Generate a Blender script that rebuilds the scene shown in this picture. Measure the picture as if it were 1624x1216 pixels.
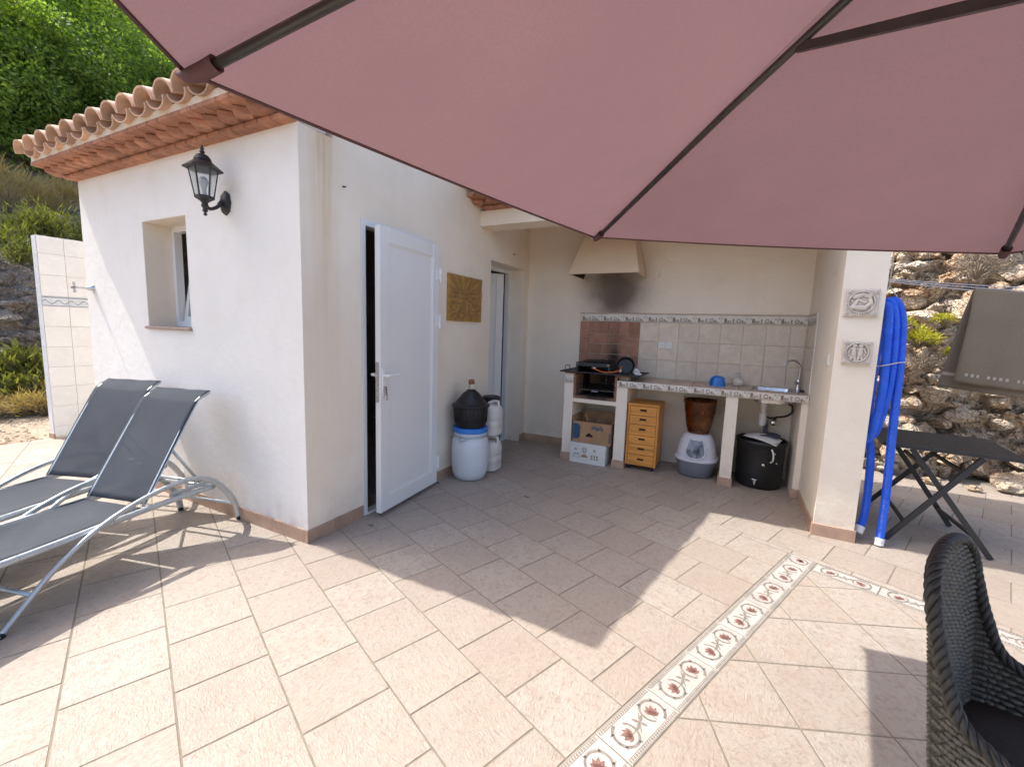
import bpy, bmesh, math, random
from mathutils import Vector, Matrix, noise
random.seed(7)
R = math.radians
for o in list(bpy.data.objects): bpy.data.objects.remove(o)
scene = bpy.context.scene
COL = scene.collection

# ---------------------------------------------------------------- camera
CAM_H = 1.42
F_PX = 687.37
YAW, PITCH, ROLL = R(26.632), R(7.036), R(1.902)
fw = Vector((-math.sin(YAW)*math.cos(PITCH), math.cos(YAW)*math.cos(PITCH), -math.sin(PITCH)))
r0 = Vector((math.cos(YAW), math.sin(YAW), 0)); u0 = r0.cross(fw)
rt = r0*math.cos(ROLL) + u0*math.sin(ROLL); up = u0*math.cos(ROLL) - r0*math.sin(ROLL)
cd = bpy.data.cameras.new('camera'); cam = bpy.data.objects.new('camera', cd); COL.objects.link(cam)
cd.sensor_width = 36; cd.sensor_fit = 'HORIZONTAL'; cd.lens = 36*F_PX/1624; cd.clip_start = .02; cd.clip_end = 2000
m = Matrix((rt, up, -fw)).transposed().to_4x4(); m.translation = (0, 0, CAM_H); cam.matrix_world = m
scene.camera = cam
def ray(u, v): return rt*((u-812)/F_PX) - up*((v-608)/F_PX) + fw
def at(u, v, ax, val):          # photo pixel -> point on an axis plane
    d = ray(u, v); c = Vector((0, 0, CAM_H)); return c + d*((val-c[ax])/d[ax])

# ---------------------------------------------------------------- light
SUN = Vector((.709, .115, -1)).normalized()
elev = math.asin(-SUN.z)
w = bpy.data.worlds.new('World'); scene.world = w; w.use_nodes = True
nt = w.node_tree; bg = nt.nodes['Background']; sk = nt.nodes.new('ShaderNodeTexSky'); sk.sky_type = 'NISHITA'
sk.sun_disc = False; sk.sun_elevation = elev
sk.sun_rotation = math.atan2(-SUN.x, -SUN.y)
sk.air_density = .8; sk.dust_density = 3.4; sk.ozone_density = .4; sk.altitude = 100
nt.links.new(sk.outputs[0], bg.inputs[0]); bg.inputs[1].default_value = .15
sl = bpy.data.lights.new('sun', 'SUN'); sl.energy = 2.1; sl.angle = R(.53); sl.color = (1, .97, .93)
so = bpy.data.objects.new('sun', sl); COL.objects.link(so); so.rotation_euler = SUN.to_track_quat('-Z', 'Y').to_euler(); so.location = (-6, -1, 9)
vs = scene.view_settings; vs.view_transform = 'Standard'; vs.look = 'None'; vs.exposure = 1.53; vs.gamma = 1
scene.render.engine = 'CYCLES'
scene.cycles.max_bounces = 8; scene.cycles.diffuse_bounces = 5; scene.cycles.transparent_max_bounces = 12

# ---------------------------------------------------------------- materials
def _n(nt, t, **k):
    n = nt.nodes.new(t)
    for a, b in k.items(): setattr(n, a, b)
    return n
def ramp(nt, fac, stops):
    r = _n(nt, 'ShaderNodeValToRGB'); e = r.color_ramp.elements
    while len(e) < len(stops): e.new(.5)
    for i, (p, c) in enumerate(stops):
        e[i].position = p; e[i].color = (c[0], c[1], c[2], 1) if not isinstance(c, (int, float)) else (c, c, c, 1)
    nt.links.new(fac, r.inputs[0]); return r.outputs[0]
def mixc(nt, fac, a, b, mode='MIX'):
    x = _n(nt, 'ShaderNodeMix', data_type='RGBA', blend_type=mode)
    for s, v in ((x.inputs[0], fac), (x.inputs[6], a), (x.inputs[7], b)):
        if isinstance(v, (int, float)): s.default_value = v
        elif isinstance(v, tuple): s.default_value = (v[0], v[1], v[2], 1)
        else: nt.links.new(v, s)
    return x.outputs[2]
def mth(nt, op, a, b=None, clamp=False):
    x = _n(nt, 'ShaderNodeMath', operation=op, use_clamp=clamp)
    for s, v in ((x.inputs[0], a), (x.inputs[1], b)):
        if v is None: continue
        if isinstance(v, (int, float)): s.default_value = v
        else: nt.links.new(v, s)
    return x.outputs[0]
def nz(nt, vec, scale, detail=4, rough=.55, dist=0):
    x = _n(nt, 'ShaderNodeTexNoise'); x.inputs['Scale'].default_value = scale; x.inputs['Detail'].default_value = detail
    x.inputs['Roughness'].default_value = rough; x.inputs['Distortion'].default_value = dist
    nt.links.new(vec, x.inputs['Vector']); return x.outputs[0]
def base(name):
    mt = bpy.data.materials.new(name); mt.use_nodes = True; nt = mt.node_tree
    return mt, nt, nt.nodes['Principled BSDF']
def bumpit(nt, bs, h, strength=.3, dist=.01):
    b = _n(nt, 'ShaderNodeBump'); b.inputs['Strength'].default_value = strength; b.inputs['Distance'].default_value = dist
    nt.links.new(h, b.inputs['Height']); nt.links.new(b.outputs[0], bs.inputs['Normal'])
def coords(nt, world=False, jitter=True):
    if world: return _n(nt, 'ShaderNodeNewGeometry').outputs['Position']
    v = _n(nt, 'ShaderNodeTexCoord').outputs['Object']
    if not jitter: return v
    oi = _n(nt, 'ShaderNodeObjectInfo'); s = _n(nt, 'ShaderNodeVectorMath', operation='SCALE'); s.inputs[3].default_value = 37
    cb = _n(nt, 'ShaderNodeCombineXYZ')
    for i in range(3): nt.links.new(oi.outputs['Random'], cb.inputs[i])
    nt.links.new(cb.outputs[0], s.inputs[0]); a = _n(nt, 'ShaderNodeVectorMath'); nt.links.new(v, a.inputs[0]); nt.links.new(s.outputs[0], a.inputs[1])
    return a.outputs[0]
def M(name, col, rough=.6, var=.12, scale=9, bump=0, bscale=80, metal=0, spec=.5, rnd=0, world=False, rvar=.12):
    mt, nt, bs = base(name); v = coords(nt, world)
    f = nz(nt, v, scale, 5)
    lo = tuple(c*(1-var) for c in col); hi = tuple(min(1, c*(1+var)) for c in col)
    c = ramp(nt, f, [(.3, lo), (.7, hi)])
    if rnd:
        oi = _n(nt, 'ShaderNodeObjectInfo')
        k = mth(nt, 'MULTIPLY_ADD', oi.outputs['Random'], 2*rnd); nt.nodes[-1].inputs[2].default_value = 1-rnd
        cb = _n(nt, 'ShaderNodeCombineXYZ')
        for i in range(3): nt.links.new(k, cb.inputs[i])
        c = mixc(nt, 1.0, c, cb.outputs[0], 'MULTIPLY')
    nt.links.new(c, bs.inputs['Base Color'])
    rr = ramp(nt, nz(nt, v, scale*2.3, 3), [(.3, max(0, rough-rvar)), (.7, min(1, rough+rvar))]); nt.links.new(rr, bs.inputs['Roughness'])
    bs.inputs['Metallic'].default_value = metal; bs.inputs['Specular IOR Level'].default_value = spec
    if bump: bumpit(nt, bs, nz(nt, v, bscale, 4), bump, .004)
    return mt
def gauss(nt, coord, mu, sg):     # exp(-((c-mu)/sg)^2)
    d = mth(nt, 'MULTIPLY', mth(nt, 'SUBTRACT', coord, mu), 1/sg); return mth(nt, 'EXPONENT', mth(nt, 'MULTIPLY', mth(nt, 'MULTIPLY', d, d), -1))

def plaster(name='plaster', ca=(.79, .695, .565), cb=(.85, .77, .65)):
    mt, nt, bs = base(name); p = coords(nt, True)
    sp = _n(nt, 'ShaderNodeSeparateXYZ'); nt.links.new(p, sp.inputs[0]); X, Y, Z = sp.outputs
    n1 = nz(nt, p, 1.6, 5); c = ramp(nt, n1, [(.3, ca), (.7, cb)])
    # vertical dirt runs
    st = _n(nt, 'ShaderNodeVectorMath', operation='MULTIPLY'); st.inputs[1].default_value = (9, 9, .5); nt.links.new(p, st.inputs[0])
    run = ramp(nt, nz(nt, st.outputs[0], 1, 4), [(.55, 0), (.8, 1)])
    c = mixc(nt, mth(nt, 'MULTIPLY', run, .10), c, (.58, .48, .37))
    wv = _n(nt, 'ShaderNodeTexNoise'); wv.inputs['Scale'].default_value = 2.2; wv.inputs['Detail'].default_value = 5; nt.links.new(p, wv.inputs['Vector']); ws = _n(nt, 'ShaderNodeVectorMath', operation='SCALE'); ws.inputs[3].default_value = .5; nt.links.new(wv.outputs['Color'], ws.inputs[0]); wa = _n(nt, 'ShaderNodeVectorMath'); nt.links.new(p, wa.inputs[0]); nt.links.new(ws.outputs[0], wa.inputs[1])
    vc = _n(nt, 'ShaderNodeTexVoronoi', feature='DISTANCE_TO_EDGE'); vc.inputs['Scale'].default_value = .75; nt.links.new(wa.outputs[0], vc.inputs['Vector'])
    ck = mth(nt, 'MULTIPLY', ramp(nt, vc.outputs['Distance'], [(0, 1), (.0035, 0)]), ramp(nt, nz(nt, p, 1.1, 2), [(.58, 0), (.68, .4)])); c = mixc(nt, ck, c, (.42, .34, .26))
    c = mixc(nt, ramp(nt, nz(nt, p, 3.3, 6, .65), [(.52, 0), (.72, .22)]), c, (.66, .55, .42))
    # rust run near the house corner on the door side
    g1 = mth(nt, 'MULTIPLY', gauss(nt, Y, 1.985, .085), ramp(nt, Z, [(0, .15), (.5, .4), (1, 1)]))
    zf = mth(nt, 'DIVIDE', Z, 2.6, True)
    g1 = mth(nt, 'MULTIPLY', gauss(nt, Y, 1.985, .10), mth(nt, 'MULTIPLY', zf, zf)); g1 = mth(nt, 'MULTIPLY', g1, gauss(nt, X, -2.35, .05))
    g1 = mth(nt, 'MULTIPLY', g1, ramp(nt, nz(nt, st.outputs[0], 2.5, 5), [(.3, .3), (.6, 1)]))
    c = mixc(nt, mth(nt, 'MULTIPLY', g1, .7), c, (.56, .37, .17))
    # splash dirt low on the walls
    lo = mth(nt, 'MULTIPLY', gauss(nt, Z, .05, .22), ramp(nt, nz(nt, p, 6, 5), [(.4, 0), (.7, .5)])); c = mixc(nt, lo, c, (.55, .42, .32))
    # soot left by the barbecue above the tiles
    s1 = mth(nt, 'MULTIPLY', gauss(nt, X, -1.25, .33), mth(nt, 'MULTIPLY', gauss(nt, Z, 1.93, .33), gauss(nt, Y, 5.06, .05)))
    s1 = mth(nt, 'MULTIPLY', s1, ramp(nt, nz(nt, p, 4.5, 5), [(.2, .6), (.62, 1)]))
    s2 = mth(nt, 'MULTIPLY', gauss(nt, X, -1.22, .20), mth(nt, 'MULTIPLY', gauss(nt, Z, 1.80, .26), gauss(nt, Y, 5.06, .05)))
    c = mixc(nt, mth(nt, 'MINIMUM', mth(nt, 'MULTIPLY', s1, 1.4), .9), c, (.20, .155, .13)); c = mixc(nt, mth(nt, 'MULTIPLY', s2, .65, True), c, (.08, .06, .05))
    nt.links.new(c, bs.inputs['Base Color']); bs.inputs['Roughness'].default_value = .85; bs.inputs['Specular IOR Level'].default_value = .25
    h = mth(nt, 'ADD', mth(nt, 'ADD', mth(nt, 'MULTIPLY', nz(nt, p, 130, 3), .35), nz(nt, p, 22, 5)), mth(nt, 'MULTIPLY', nz(nt, p, 5, 4), 2.0)); bumpit(nt, bs, h, .45, .006)
    return mt
def floor_tile():
    mt, nt, bs = base('floor_tile'); v = coords(nt)
    n1 = nz(nt, v, 5, 5, .6); n2 = nz(nt, v, 42, 5, .65, .6); n3 = nz(nt, v, 13, 4, .6)
    c = ramp(nt, n1, [(.3, (.355, .302, .248)), (.5, (.402, .352, .297)), (.72, (.378, .315, .25))])
    c = mixc(nt, ramp(nt, n2, [(.50, 0), (.66, .62)]), c, (.255, .192, .15))
    c = mixc(nt, ramp(nt, n3, [(.54, 0), (.78, .40)]), c, (.36, .245, .178))
    oi = _n(nt, 'ShaderNodeObjectInfo')
    c = mixc(nt, mth(nt, 'MULTIPLY', oi.outputs['Random'], .6), c, (.325, .258, .205))
    st = ramp(nt, nz(nt, coords(nt, True), .9, 4), [(.48, 0), (.75, .34)]); c = mixc(nt, st, c, (.31, .25, .20))
    nt.links.new(c, bs.inputs['Base Color']); bs.inputs['Specular IOR Level'].default_value = .35
    nt.links.new(ramp(nt, n2, [(.3, .42), (.7, .62)]), bs.inputs['Roughness'])
    ms = _n(nt, 'ShaderNodeMapping'); ms.inputs['Scale'].default_value = (1, .45, 1); ms.inputs['Rotation'].default_value = (0, 0, .7); nt.links.new(v, ms.inputs[0])
    h = mth(nt, 'ADD', nz(nt, ms.outputs[0], 75, 4, .6, 1.2), mth(nt, 'MULTIPLY', n1, 1.2)); bumpit(nt, bs, h, .8, .007)
    return mt
def leafmat(name, c1, c2, tr=.5):
    mt, nt, bs = base(name); p = coords(nt, True)
    gi = _n(nt, 'ShaderNodeNewGeometry').outputs['Random Per Island']
    f = mth(nt, 'ADD', mth(nt, 'MULTIPLY', gi, .6), mth(nt, 'MULTIPLY', nz(nt, p, .8, 3), .5))
    c = ramp(nt, f, [(.2, c1), (.85, c2)]); nt.links.new(c, bs.inputs['Base Color']); bs.inputs['Roughness'].default_value = .55
    t = _n(nt, 'ShaderNodeBsdfTranslucent'); nt.links.new(mixc(nt, 1.0, c, (1.5, 1.6, .6), 'MULTIPLY'), t.inputs[0])
    mx = _n(nt, 'ShaderNodeMixShader'); mx.inputs[0].default_value = tr; out = nt.nodes['Material Output']
    nt.links.new(bs.outputs[0], mx.inputs[1]); nt.links.new(t.outputs[0], mx.inputs[2]); nt.links.new(mx.outputs[0], out.inputs[0])
    return mt
def fabric(name, col, tr, trcol, bs_scale=600, alpha=1.0, fade=.15):
    mt, nt, bs = base(name); v = coords(nt)
    c = ramp(nt, nz(nt, v, 2.2, 5), [(.3, tuple(x*(1-fade) for x in col)), (.7, tuple(x*(1+fade) for x in col))])
    c = mixc(nt, ramp(nt, nz(nt, v, 95, 4, .7), [(.38, .25), (.58, 0)]), c, tuple(x*.62 for x in col))
    c = mixc(nt, ramp(nt, nz(nt, v, 260, 2), [(.4, 0), (.6, .3)]), c, tuple(x*.6 for x in col))
    nt.links.new(c, bs.inputs['Base Color']); bs.inputs['Roughness'].default_value = .85; bs.inputs['Specular IOR Level'].default_value = .2
    bumpit(nt, bs, nz(nt, v, bs_scale, 2), .25, .002)
    out = nt.nodes['Material Output']; last = bs.outputs[0]
    if tr:
        t = _n(nt, 'ShaderNodeBsdfTranslucent'); t.inputs[0].default_value = (*trcol, 1)
        mx = _n(nt, 'ShaderNodeMixShader'); mx.inputs[0].default_value = tr; nt.links.new(last, mx.inputs[1]); nt.links.new(t.outputs[0], mx.inputs[2]); last = mx.outputs[0]
    if alpha < 1:
        t = _n(nt, 'ShaderNodeBsdfTransparent'); mx = _n(nt, 'ShaderNodeMixShader'); mx.inputs[0].default_value = alpha
        nt.links.new(t.outputs[0], mx.inputs[1]); nt.links.new(last, mx.inputs[2]); last = mx.outputs[0]
    nt.links.new(last, out.inputs[0]); return mt
def wood(name, col, axis=0):
    mt, nt, bs = base(name); v = coords(nt)
    mp = _n(nt, 'ShaderNodeMapping'); sc = [14, 14, 14]; sc[axis] = 1.2; mp.inputs['Scale'].default_value = sc; nt.links.new(v, mp.inputs[0])
    f = nz(nt, mp.outputs[0], 1.6, 5, .6, 1.0)
    c = ramp(nt, f, [(.3, tuple(x*.62 for x in col)), (.5, col), (.7, tuple(min(1, x*1.2) for x in col))])
    nt.links.new(c, bs.inputs['Base Color']); bs.inputs['Roughness'].default_value = .42; bumpit(nt, bs, f, .08, .002); return mt
def rockmat(name, grey=0):
    mt, nt, bs = base(name); p = coords(nt, True)
    n1 = nz(nt, p, 2.1, 6, .62, .5); n2 = nz(nt, p, 11, 6, .65); n3 = nz(nt, p, 38, 4)
    if grey: st = [(.25, (.15, .12, .09)), (.45, (.28, .24, .195)), (.6, (.38, .345, .30)), (.75, (.29, .20, .13))]
    else: st = [(.25, (.34, .175, .085)), (.38, (.50, .335, .205)), (.50, (.62, .50, .36)), (.64, (.62, .55, .46)), (.8, (.55, .31, .15))]
    c = ramp(nt, n1, st)
    c = mixc(nt, ramp(nt, n2, [(.36, .45), (.50, 0)]), c, (.30, .175, .105) if not grey else (.09, .085, .06))
    c = mixc(nt, ramp(nt, n2, [(.58, 0), (.72, .55)]), c, (.70, .59, .45) if not grey else (.40, .38, .35))
    nt.links.new(c, bs.inputs['Base Color']); bs.inputs['Roughness'].default_value = .92; bs.inputs['Specular IOR Level'].default_value = .2
    vo = _n(nt, 'ShaderNodeTexVoronoi', feature='DISTANCE_TO_EDGE'); vo.inputs['Scale'].default_value = 13; dm = _n(nt, 'ShaderNodeVectorMath'); nv = _n(nt, 'ShaderNodeTexNoise'); nv.inputs['Scale'].default_value = 6; nt.links.new(p, nv.inputs['Vector']); sv = _n(nt, 'ShaderNodeVectorMath', operation='SCALE'); sv.inputs[3].default_value = .22; nt.links.new(nv.outputs['Color'], sv.inputs[0]); nt.links.new(p, dm.inputs[0]); nt.links.new(sv.outputs[0], dm.inputs[1]); nt.links.new(dm.outputs[0], vo.inputs['Vector'])
    cr = ramp(nt, vo.outputs['Distance'], [(0, 0), (.16, 1)])
    bumpit(nt, bs, mth(nt, 'ADD', mth(nt, 'ADD', n2, mth(nt, 'MULTIPLY', n3, .8)), mth(nt, 'MULTIPLY', cr, .5)), 1.0, .05); return mt
def dirtmat():
    mt, nt, bs = base('dirt'); p = coords(nt, True)
    c = ramp(nt, nz(nt, p, 1.4, 6, .65), [(.3, (.33, .25, .17)), (.5, (.45, .36, .26)), (.7, (.52, .43, .33))])
    c = mixc(nt, ramp(nt, nz(nt, p, 24, 5), [(.4, .5), (.55, 0)]), c, (.22, .16, .105))
    # scrub green on the slope
    sp = _n(nt, 'ShaderNodeSeparateXYZ'); nt.links.new(p, sp.inputs[0])
    c = mixc(nt, mth(nt, 'MULTIPLY', ramp(nt, mth(nt, 'DIVIDE', sp.outputs[2], 6), [(.25, 0), (.5, .9)]), ramp(nt, nz(nt, p, 2.5, 5), [(.35, 0), (.6, 1)])), c, (.07, .09, .03))
    nt.links.new(c, bs.inputs['Base Color']); bs.inputs['Roughness'].default_value = .95
    bumpit(nt, bs, nz(nt, p, 14, 6, .7), .9, .05); return mt
def glassmat(name='glass', col=(.9, .95, .95), rough=.02):
    mt, nt, bs = base(name); bs.inputs['Base Color'].default_value = (*col, 1); bs.inputs['Transmission Weight'].default_value = 1
    v = coords(nt); nt.links.new(ramp(nt, nz(nt, v, 6, 3), [(.3, rough), (.7, rough+.06)]), bs.inputs['Roughness']); bs.inputs['IOR'].default_value = 1.45; return mt

MT = dict(
 plaster=plaster(), plaster_skylit=plaster('plaster_skylit', (.775, .745, .69), (.83, .80, .75)), hood_bounce=plaster('hood_bounce', (.64, .50, .34), (.72, .58, .42)), tile=floor_tile(), grout=M('grout', (.20, .172, .125), .9, .18, 12, .3),  # skylight put into the front plaster, warm bounce shade into the hood's
 strip=M('strip_tile', (.45, .41, .36), .45, .14, 9, .35, 120, rnd=.04), orn_grey=M('ornament_grey', (.225, .195, .165), .6, .3, 60), orn_red=M('ornament_red', (.235, .125, .10), .6, .3, 60),
 fasciam=M('eave_mortar', (.74, .66, .55), .95, .12, 14, .6, 40, world=True),
 base=M('baseboard_tile', (.43, .285, .20), .5, .16, 9, .3, 60, rnd=.08),
 terra=M('terracotta', (.40, .19, .115), .85, .32, 12, .4, 60, rnd=.16), rooft=M('roof_tile', (.60, .40, .275), .85, .30, 7, .5, 50, rnd=.22),
 mortar=M('mortar', (.66, .58, .48), .95, .15, 14, .6, 40, world=True),
 pvc=M('white_pvc', (.76, .755, .735), .35, .015, 4, 0, rvar=.03), steel=M('brushed_steel', (.55, .55, .56), .28, .08, 30, .05, 200, 1), chrome=M('chrome', (.62, .62, .63), .16, .06, 20, 0, 80, 1),
 black=M('black_metal', (.024, .024, .026), .48, .15, 12, .06, 220, rvar=.06), darkint=M('room_shade', (.24, .22, .20), .9, .1, 3, world=True),
 bronze=M('bronze', (.42, .24, .065), .42, .25, 14, .1, 120, .3), ceramic=M('ceramic', (.62, .55, .46), .5, .2, 22, .2, 140),
 alu=M('aluminium', (.50, .54, .56), .38, .06, 20, .05, 300, .55),
 sling=fabric('sling', (.062, .070, .084), 0, (0, 0, 0), 420, .86, .2),
 canopy=fabric('canopy', (.178, .108, .112), .34, (.215, .124, .128), 900, 1.0, .22),
 rib=M('umbrella_rib', (.035, .030, .028), .38, .3, 12, .1, 90), wick=M('wicker', (.105, .098, .076), .5, .35, 40, .25, 160),
 hose=M('blue_hose', (.016, .12, .70), .38, .12, 14, 0), white=M('white_plastic', (.74, .73, .70), .4, .06, 10, .05, 90),
 bluep=M('blue_plastic', (.025, .17, .55), .35, .1, 10, 0), barrel=M('barrel_plastic', (.60, .63, .66), .38, .05, 5, .08, 20), jerry=M('jerrycan_plastic', (.66, .63, .58), .42, .07, 5, .1, 20),
 blackp=M('black_plastic', (.011, .011, .012), .45, .25, 14, .1, 120), cork=M('cork', (.30, .13, .06), .9, .3, 60, .4, 120), glass=glassmat(), dglass=glassmat('lantern_glass', (.92, .95, .97), .12),
 pine=wood('pine', (.64, .27, .05), 0), pinev=wood('pine_upright', (.60, .245, .045), 2), card=M('cardboard', (.38, .22, .115), .85, .14, 8, .15, 60), cardw=M('white_cardboard', (.66, .64, .60), .8, .08, 7, .1, 60),
 ink_blue=M('ink_blue', (.03, .085, .14), .8, .3, 30), ink_brown=M('ink_brown', (.20, .13, .08), .8, .3, 40), copper=M('copper', (.27, .13, .07), .24, .4, 7, .15, 26, 1),
 litter=M('litter_white', (.62, .62, .65), .35, .04, 8), littergrey=M('litter_grey', (.20, .215, .25), .4, .06, 8), smoke=M('smoky_flap', (.22, .24, .28), .2, .08, 5),
 brick=M('fire_brick', (.36, .185, .12), .85, .2, 11, .4, 60, rnd=.14), wtile=M('wall_tile', (.64, .555, .45), .45, .10, 14, .35, 45, rnd=.05), ctile=M('counter_tile', (.55, .42, .32), .4, .12, 14, .25, 50, rnd=.06),
 soot_shade=M('soot_shade', (.018, .015, .013), .95, .4, 12, .5, 40), border=M('border_tile', (.68, .64, .57), .4, .06, 16, .2, 60, rnd=.04), print_a=M('print_brown', (.24, .165, .11), .6, .4, 70), print_b=M('print_grey', (.30, .28, .25), .6, .4, 70),
 stile=M('shower_tile', (.76, .775, .77), .22, .04, 6, .05, 12, rnd=.02), sband=M('shower_band', (.60, .64, .68), .3, .1, 18), sblue=M('band_blue', (.19, .26, .36), .4, .2, 40),
 orange=M('gas_hose', (.62, .13, .025), .45, .1, 10), paper=M('paper', (.70, .68, .65), .8, .06, 14), ink=M('print_dark', (.06, .07, .10), .8, .4, 40),
 towel=fabric('towel', (.255, .205, .15), .12, (.22, .17, .10), 240, 1, .14), towel_light=M('towel_band', (.42, .38, .32), .95, .2, 180, .5, 300),
 rope=M('rope', (.60, .55, .47), .9, .15, 60, .3, 200), line=M('clothesline', (.60, .61, .66), .5, .15, 40), bark=M('bark', (.14, .10, .07), .95, .35, 9, .8, 26, world=True),
 leaf_a=leafmat('leaf_bright', (.12, .19, .035), (.36, .47, .10), .55), leaf_b=leafmat('leaf_deep', (.075, .135, .035), (.25, .35, .08), .55), leaf_c=leafmat('leaf_olive', (.075, .085, .025), (.21, .215, .055), .35),
 leaf_y=leafmat('leaf_yellow', (.28, .27, .02), (.52, .48, .04), .35), dry=leafmat('dry_grass', (.26, .19, .085), (.42, .32, .16), .3), twig=M('twig', (.24, .19, .14), .95, .3, 12),
 rock=rockmat('rock'), rockg=rockmat('rock_grey', 1), dirt=dirtmat(), wick_dark=M('wicker_rim', (.036, .036, .031), .5, .35, 40, .25, 160), cushion=M('cushion', (.055, .050, .040), .95, .2, 60, .4, 300), bulb=M('bulb_glass', (.75, .75, .72), .2, .03, 8), sill=M('sill', (.36, .26, .22), .5, .15, 14),
)
# ---------------------------------------------------------------- mesh helpers
def V(*a): return Vector(a)
class MB:
    def __init__(s): s.v = []; s.f = []; s.mi = []; s.cur = 0
    def quadv(s, pts):
        i = len(s.v); s.v += [tuple(p) for p in pts]; s.f.append(tuple(range(i, i+len(pts)))); s.mi.append(s.cur)
    def box(s, x0, x1, y0, y1, z0, z1):
        i = len(s.v)
        s.v += [(x0, y0, z0), (x1, y0, z0), (x1, y1, z0), (x0, y1, z0), (x0, y0, z1), (x1, y0, z1), (x1, y1, z1), (x0, y1, z1)]
        for f in ((3, 2, 1, 0), (4, 5, 6, 7), (0, 1, 5, 4), (1, 2, 6, 5), (2, 3, 7, 6), (3, 0, 4, 7)):
            s.f.append(tuple(i+k for k in f)); s.mi.append(s.cur)
        return s
    def cbox(s, x0, x1, y0, y1, z0, z1, c=.004):       # box with chamfered edges
        bm = bmesh.new(); bmesh.ops.create_cube(bm, size=1)
        for v in bm.verts: v.co = Vector(((x0+x1)/2+v.co.x*(x1-x0), (y0+y1)/2+v.co.y*(y1-y0), (z0+z1)/2+v.co.z*(z1-z0)))
        bmesh.ops.bevel(bm, geom=bm.edges[:], offset=c, segments=1, affect='EDGES', profile=.5)
        return s.bm(bm)
    def bm(s, bm):
        bm.verts.index_update(); i = len(s.v); s.v += [tuple(v.co) for v in bm.verts]
        for f in bm.faces: s.f.append(tuple(i+v.index for v in f.verts)); s.mi.append(s.cur)
        bm.free(); return s
    def beam(s, a, b, w, h, c=0):                        # square bar a->b, w wide (horizontal), h tall
        a = Vector(a); b = Vector(b); d = (b-a).normalized(); sd = d.cross(V(0, 0, 1))
        if sd.length < 1e-4: sd = V(1, 0, 0)
        sd.normalize(); u = sd.cross(d); i = len(s.v)
        for p in (a, b):
            for sx, sz in ((-1, -1), (1, -1), (1, 1), (-1, 1)): s.v.append(tuple(p+sd*(sx*w/2)+u*(sz*h/2)))
        for f in ((3, 2, 1, 0), (4, 5, 6, 7), (0, 1, 5, 4), (1, 2, 6, 5), (2, 3, 7, 6), (3, 0, 4, 7)): s.f.append(tuple(i+k for k in f)); s.mi.append(s.cur)
        return s
    def tube(s, pts, r, n=8, caps=True, flat=1.0, closed=False):
        P = [Vector(p) for p in pts]; L = len(P); rr = r if isinstance(r, (list, tuple)) else [r]*L
        t0 = (P[1]-P[0]).normalized(); nrm = t0.orthogonal().normalized() if abs(t0.z) > .9 else V(0, 0, 1).cross(t0).normalized()
        i0 = len(s.v)
        for k in range(L):
            t = (P[(k+1) % L]-P[k-1]) if closed else (P[min(k+1, L-1)]-P[max(k-1, 0)])
            t.normalize(); nrm = nrm-t*nrm.dot(t)
            if nrm.length < 1e-6: nrm = t.orthogonal()
            nrm.normalize(); b = t.cross(nrm)
            for j in range(n):
                a = 2*math.pi*j/n; s.v.append(tuple(P[k]+nrm*(math.cos(a)*rr[k])+b*(math.sin(a)*rr[k]*flat)))
        for k in range(L if closed else L-1):
            for j in range(n):
                a = i0+k*n+j; b2 = i0+k*n+(j+1) % n; k2 = (k+1) % L; c = i0+k2*n+(j+1) % n; d = i0+k2*n+j
                s.f.append((a, b2, c, d)); s.mi.append(s.cur)
        if caps and not closed:
            s.f.append(tuple(i0+j for j in reversed(range(n)))); s.mi.append(s.cur); s.f.append(tuple(i0+(L-1)*n+j for j in range(n))); s.mi.append(s.cur)
        return s
    def lathe(s, prof, n=24, c=(0, 0, 0), sx=1, sy=1, sup=2.0, cap=True):    # prof: (r,z); sup>2 squares the section
        i0 = len(s.v)
        for r, z in prof:
            for j in range(n):
                a = 2*math.pi*j/n; ca, sa = math.cos(a), math.sin(a)
                k = (abs(ca)**sup+abs(sa)**sup)**(-1/sup)
                s.v.append((c[0]+r*k*ca*sx, c[1]+r*k*sa*sy, c[2]+z))
        for k in range(len(prof)-1):
            for j in range(n):
                s.f.append((i0+k*n+j, i0+k*n+(j+1) % n, i0+(k+1)*n+(j+1) % n, i0+(k+1)*n+j)); s.mi.append(s.cur)
        if cap:
            s.f.append(tuple(i0+j for j in reversed(range(n)))); s.mi.append(s.cur); k = len(prof)-1
            s.f.append(tuple(i0+k*n+j for j in range(n))); s.mi.append(s.cur)
        return s
    def prism(s, poly, z0, z1):                          # poly in xy
        n = len(poly); i = len(s.v); s.v += [(p[0], p[1], z0) for p in poly]+[(p[0], p[1], z1) for p in poly]
        s.f.append(tuple(i+k for k in reversed(range(n)))); s.f.append(tuple(i+n+k for k in range(n))); s.mi += [s.cur]*2
        for k in range(n): s.f.append((i+k, i+(k+1) % n, i+n+(k+1) % n, i+n+k)); s.mi.append(s.cur)
        return s
    def grid(s, fn, nu, nv):
        i = len(s.v)
        for a in range(nu+1):
            for b in range(nv+1): s.v.append(tuple(fn(a/nu, b/nv)))
        for a in range(nu):
            for b in range(nv): s.f.append((i+a*(nv+1)+b, i+(a+1)*(nv+1)+b, i+(a+1)*(nv+1)+b+1, i+a*(nv+1)+b+1)); s.mi.append(s.cur)
        return s
    def xf(s, mat):
        s.v = [tuple(mat @ Vector(p)) for p in s.v]; return s
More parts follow.
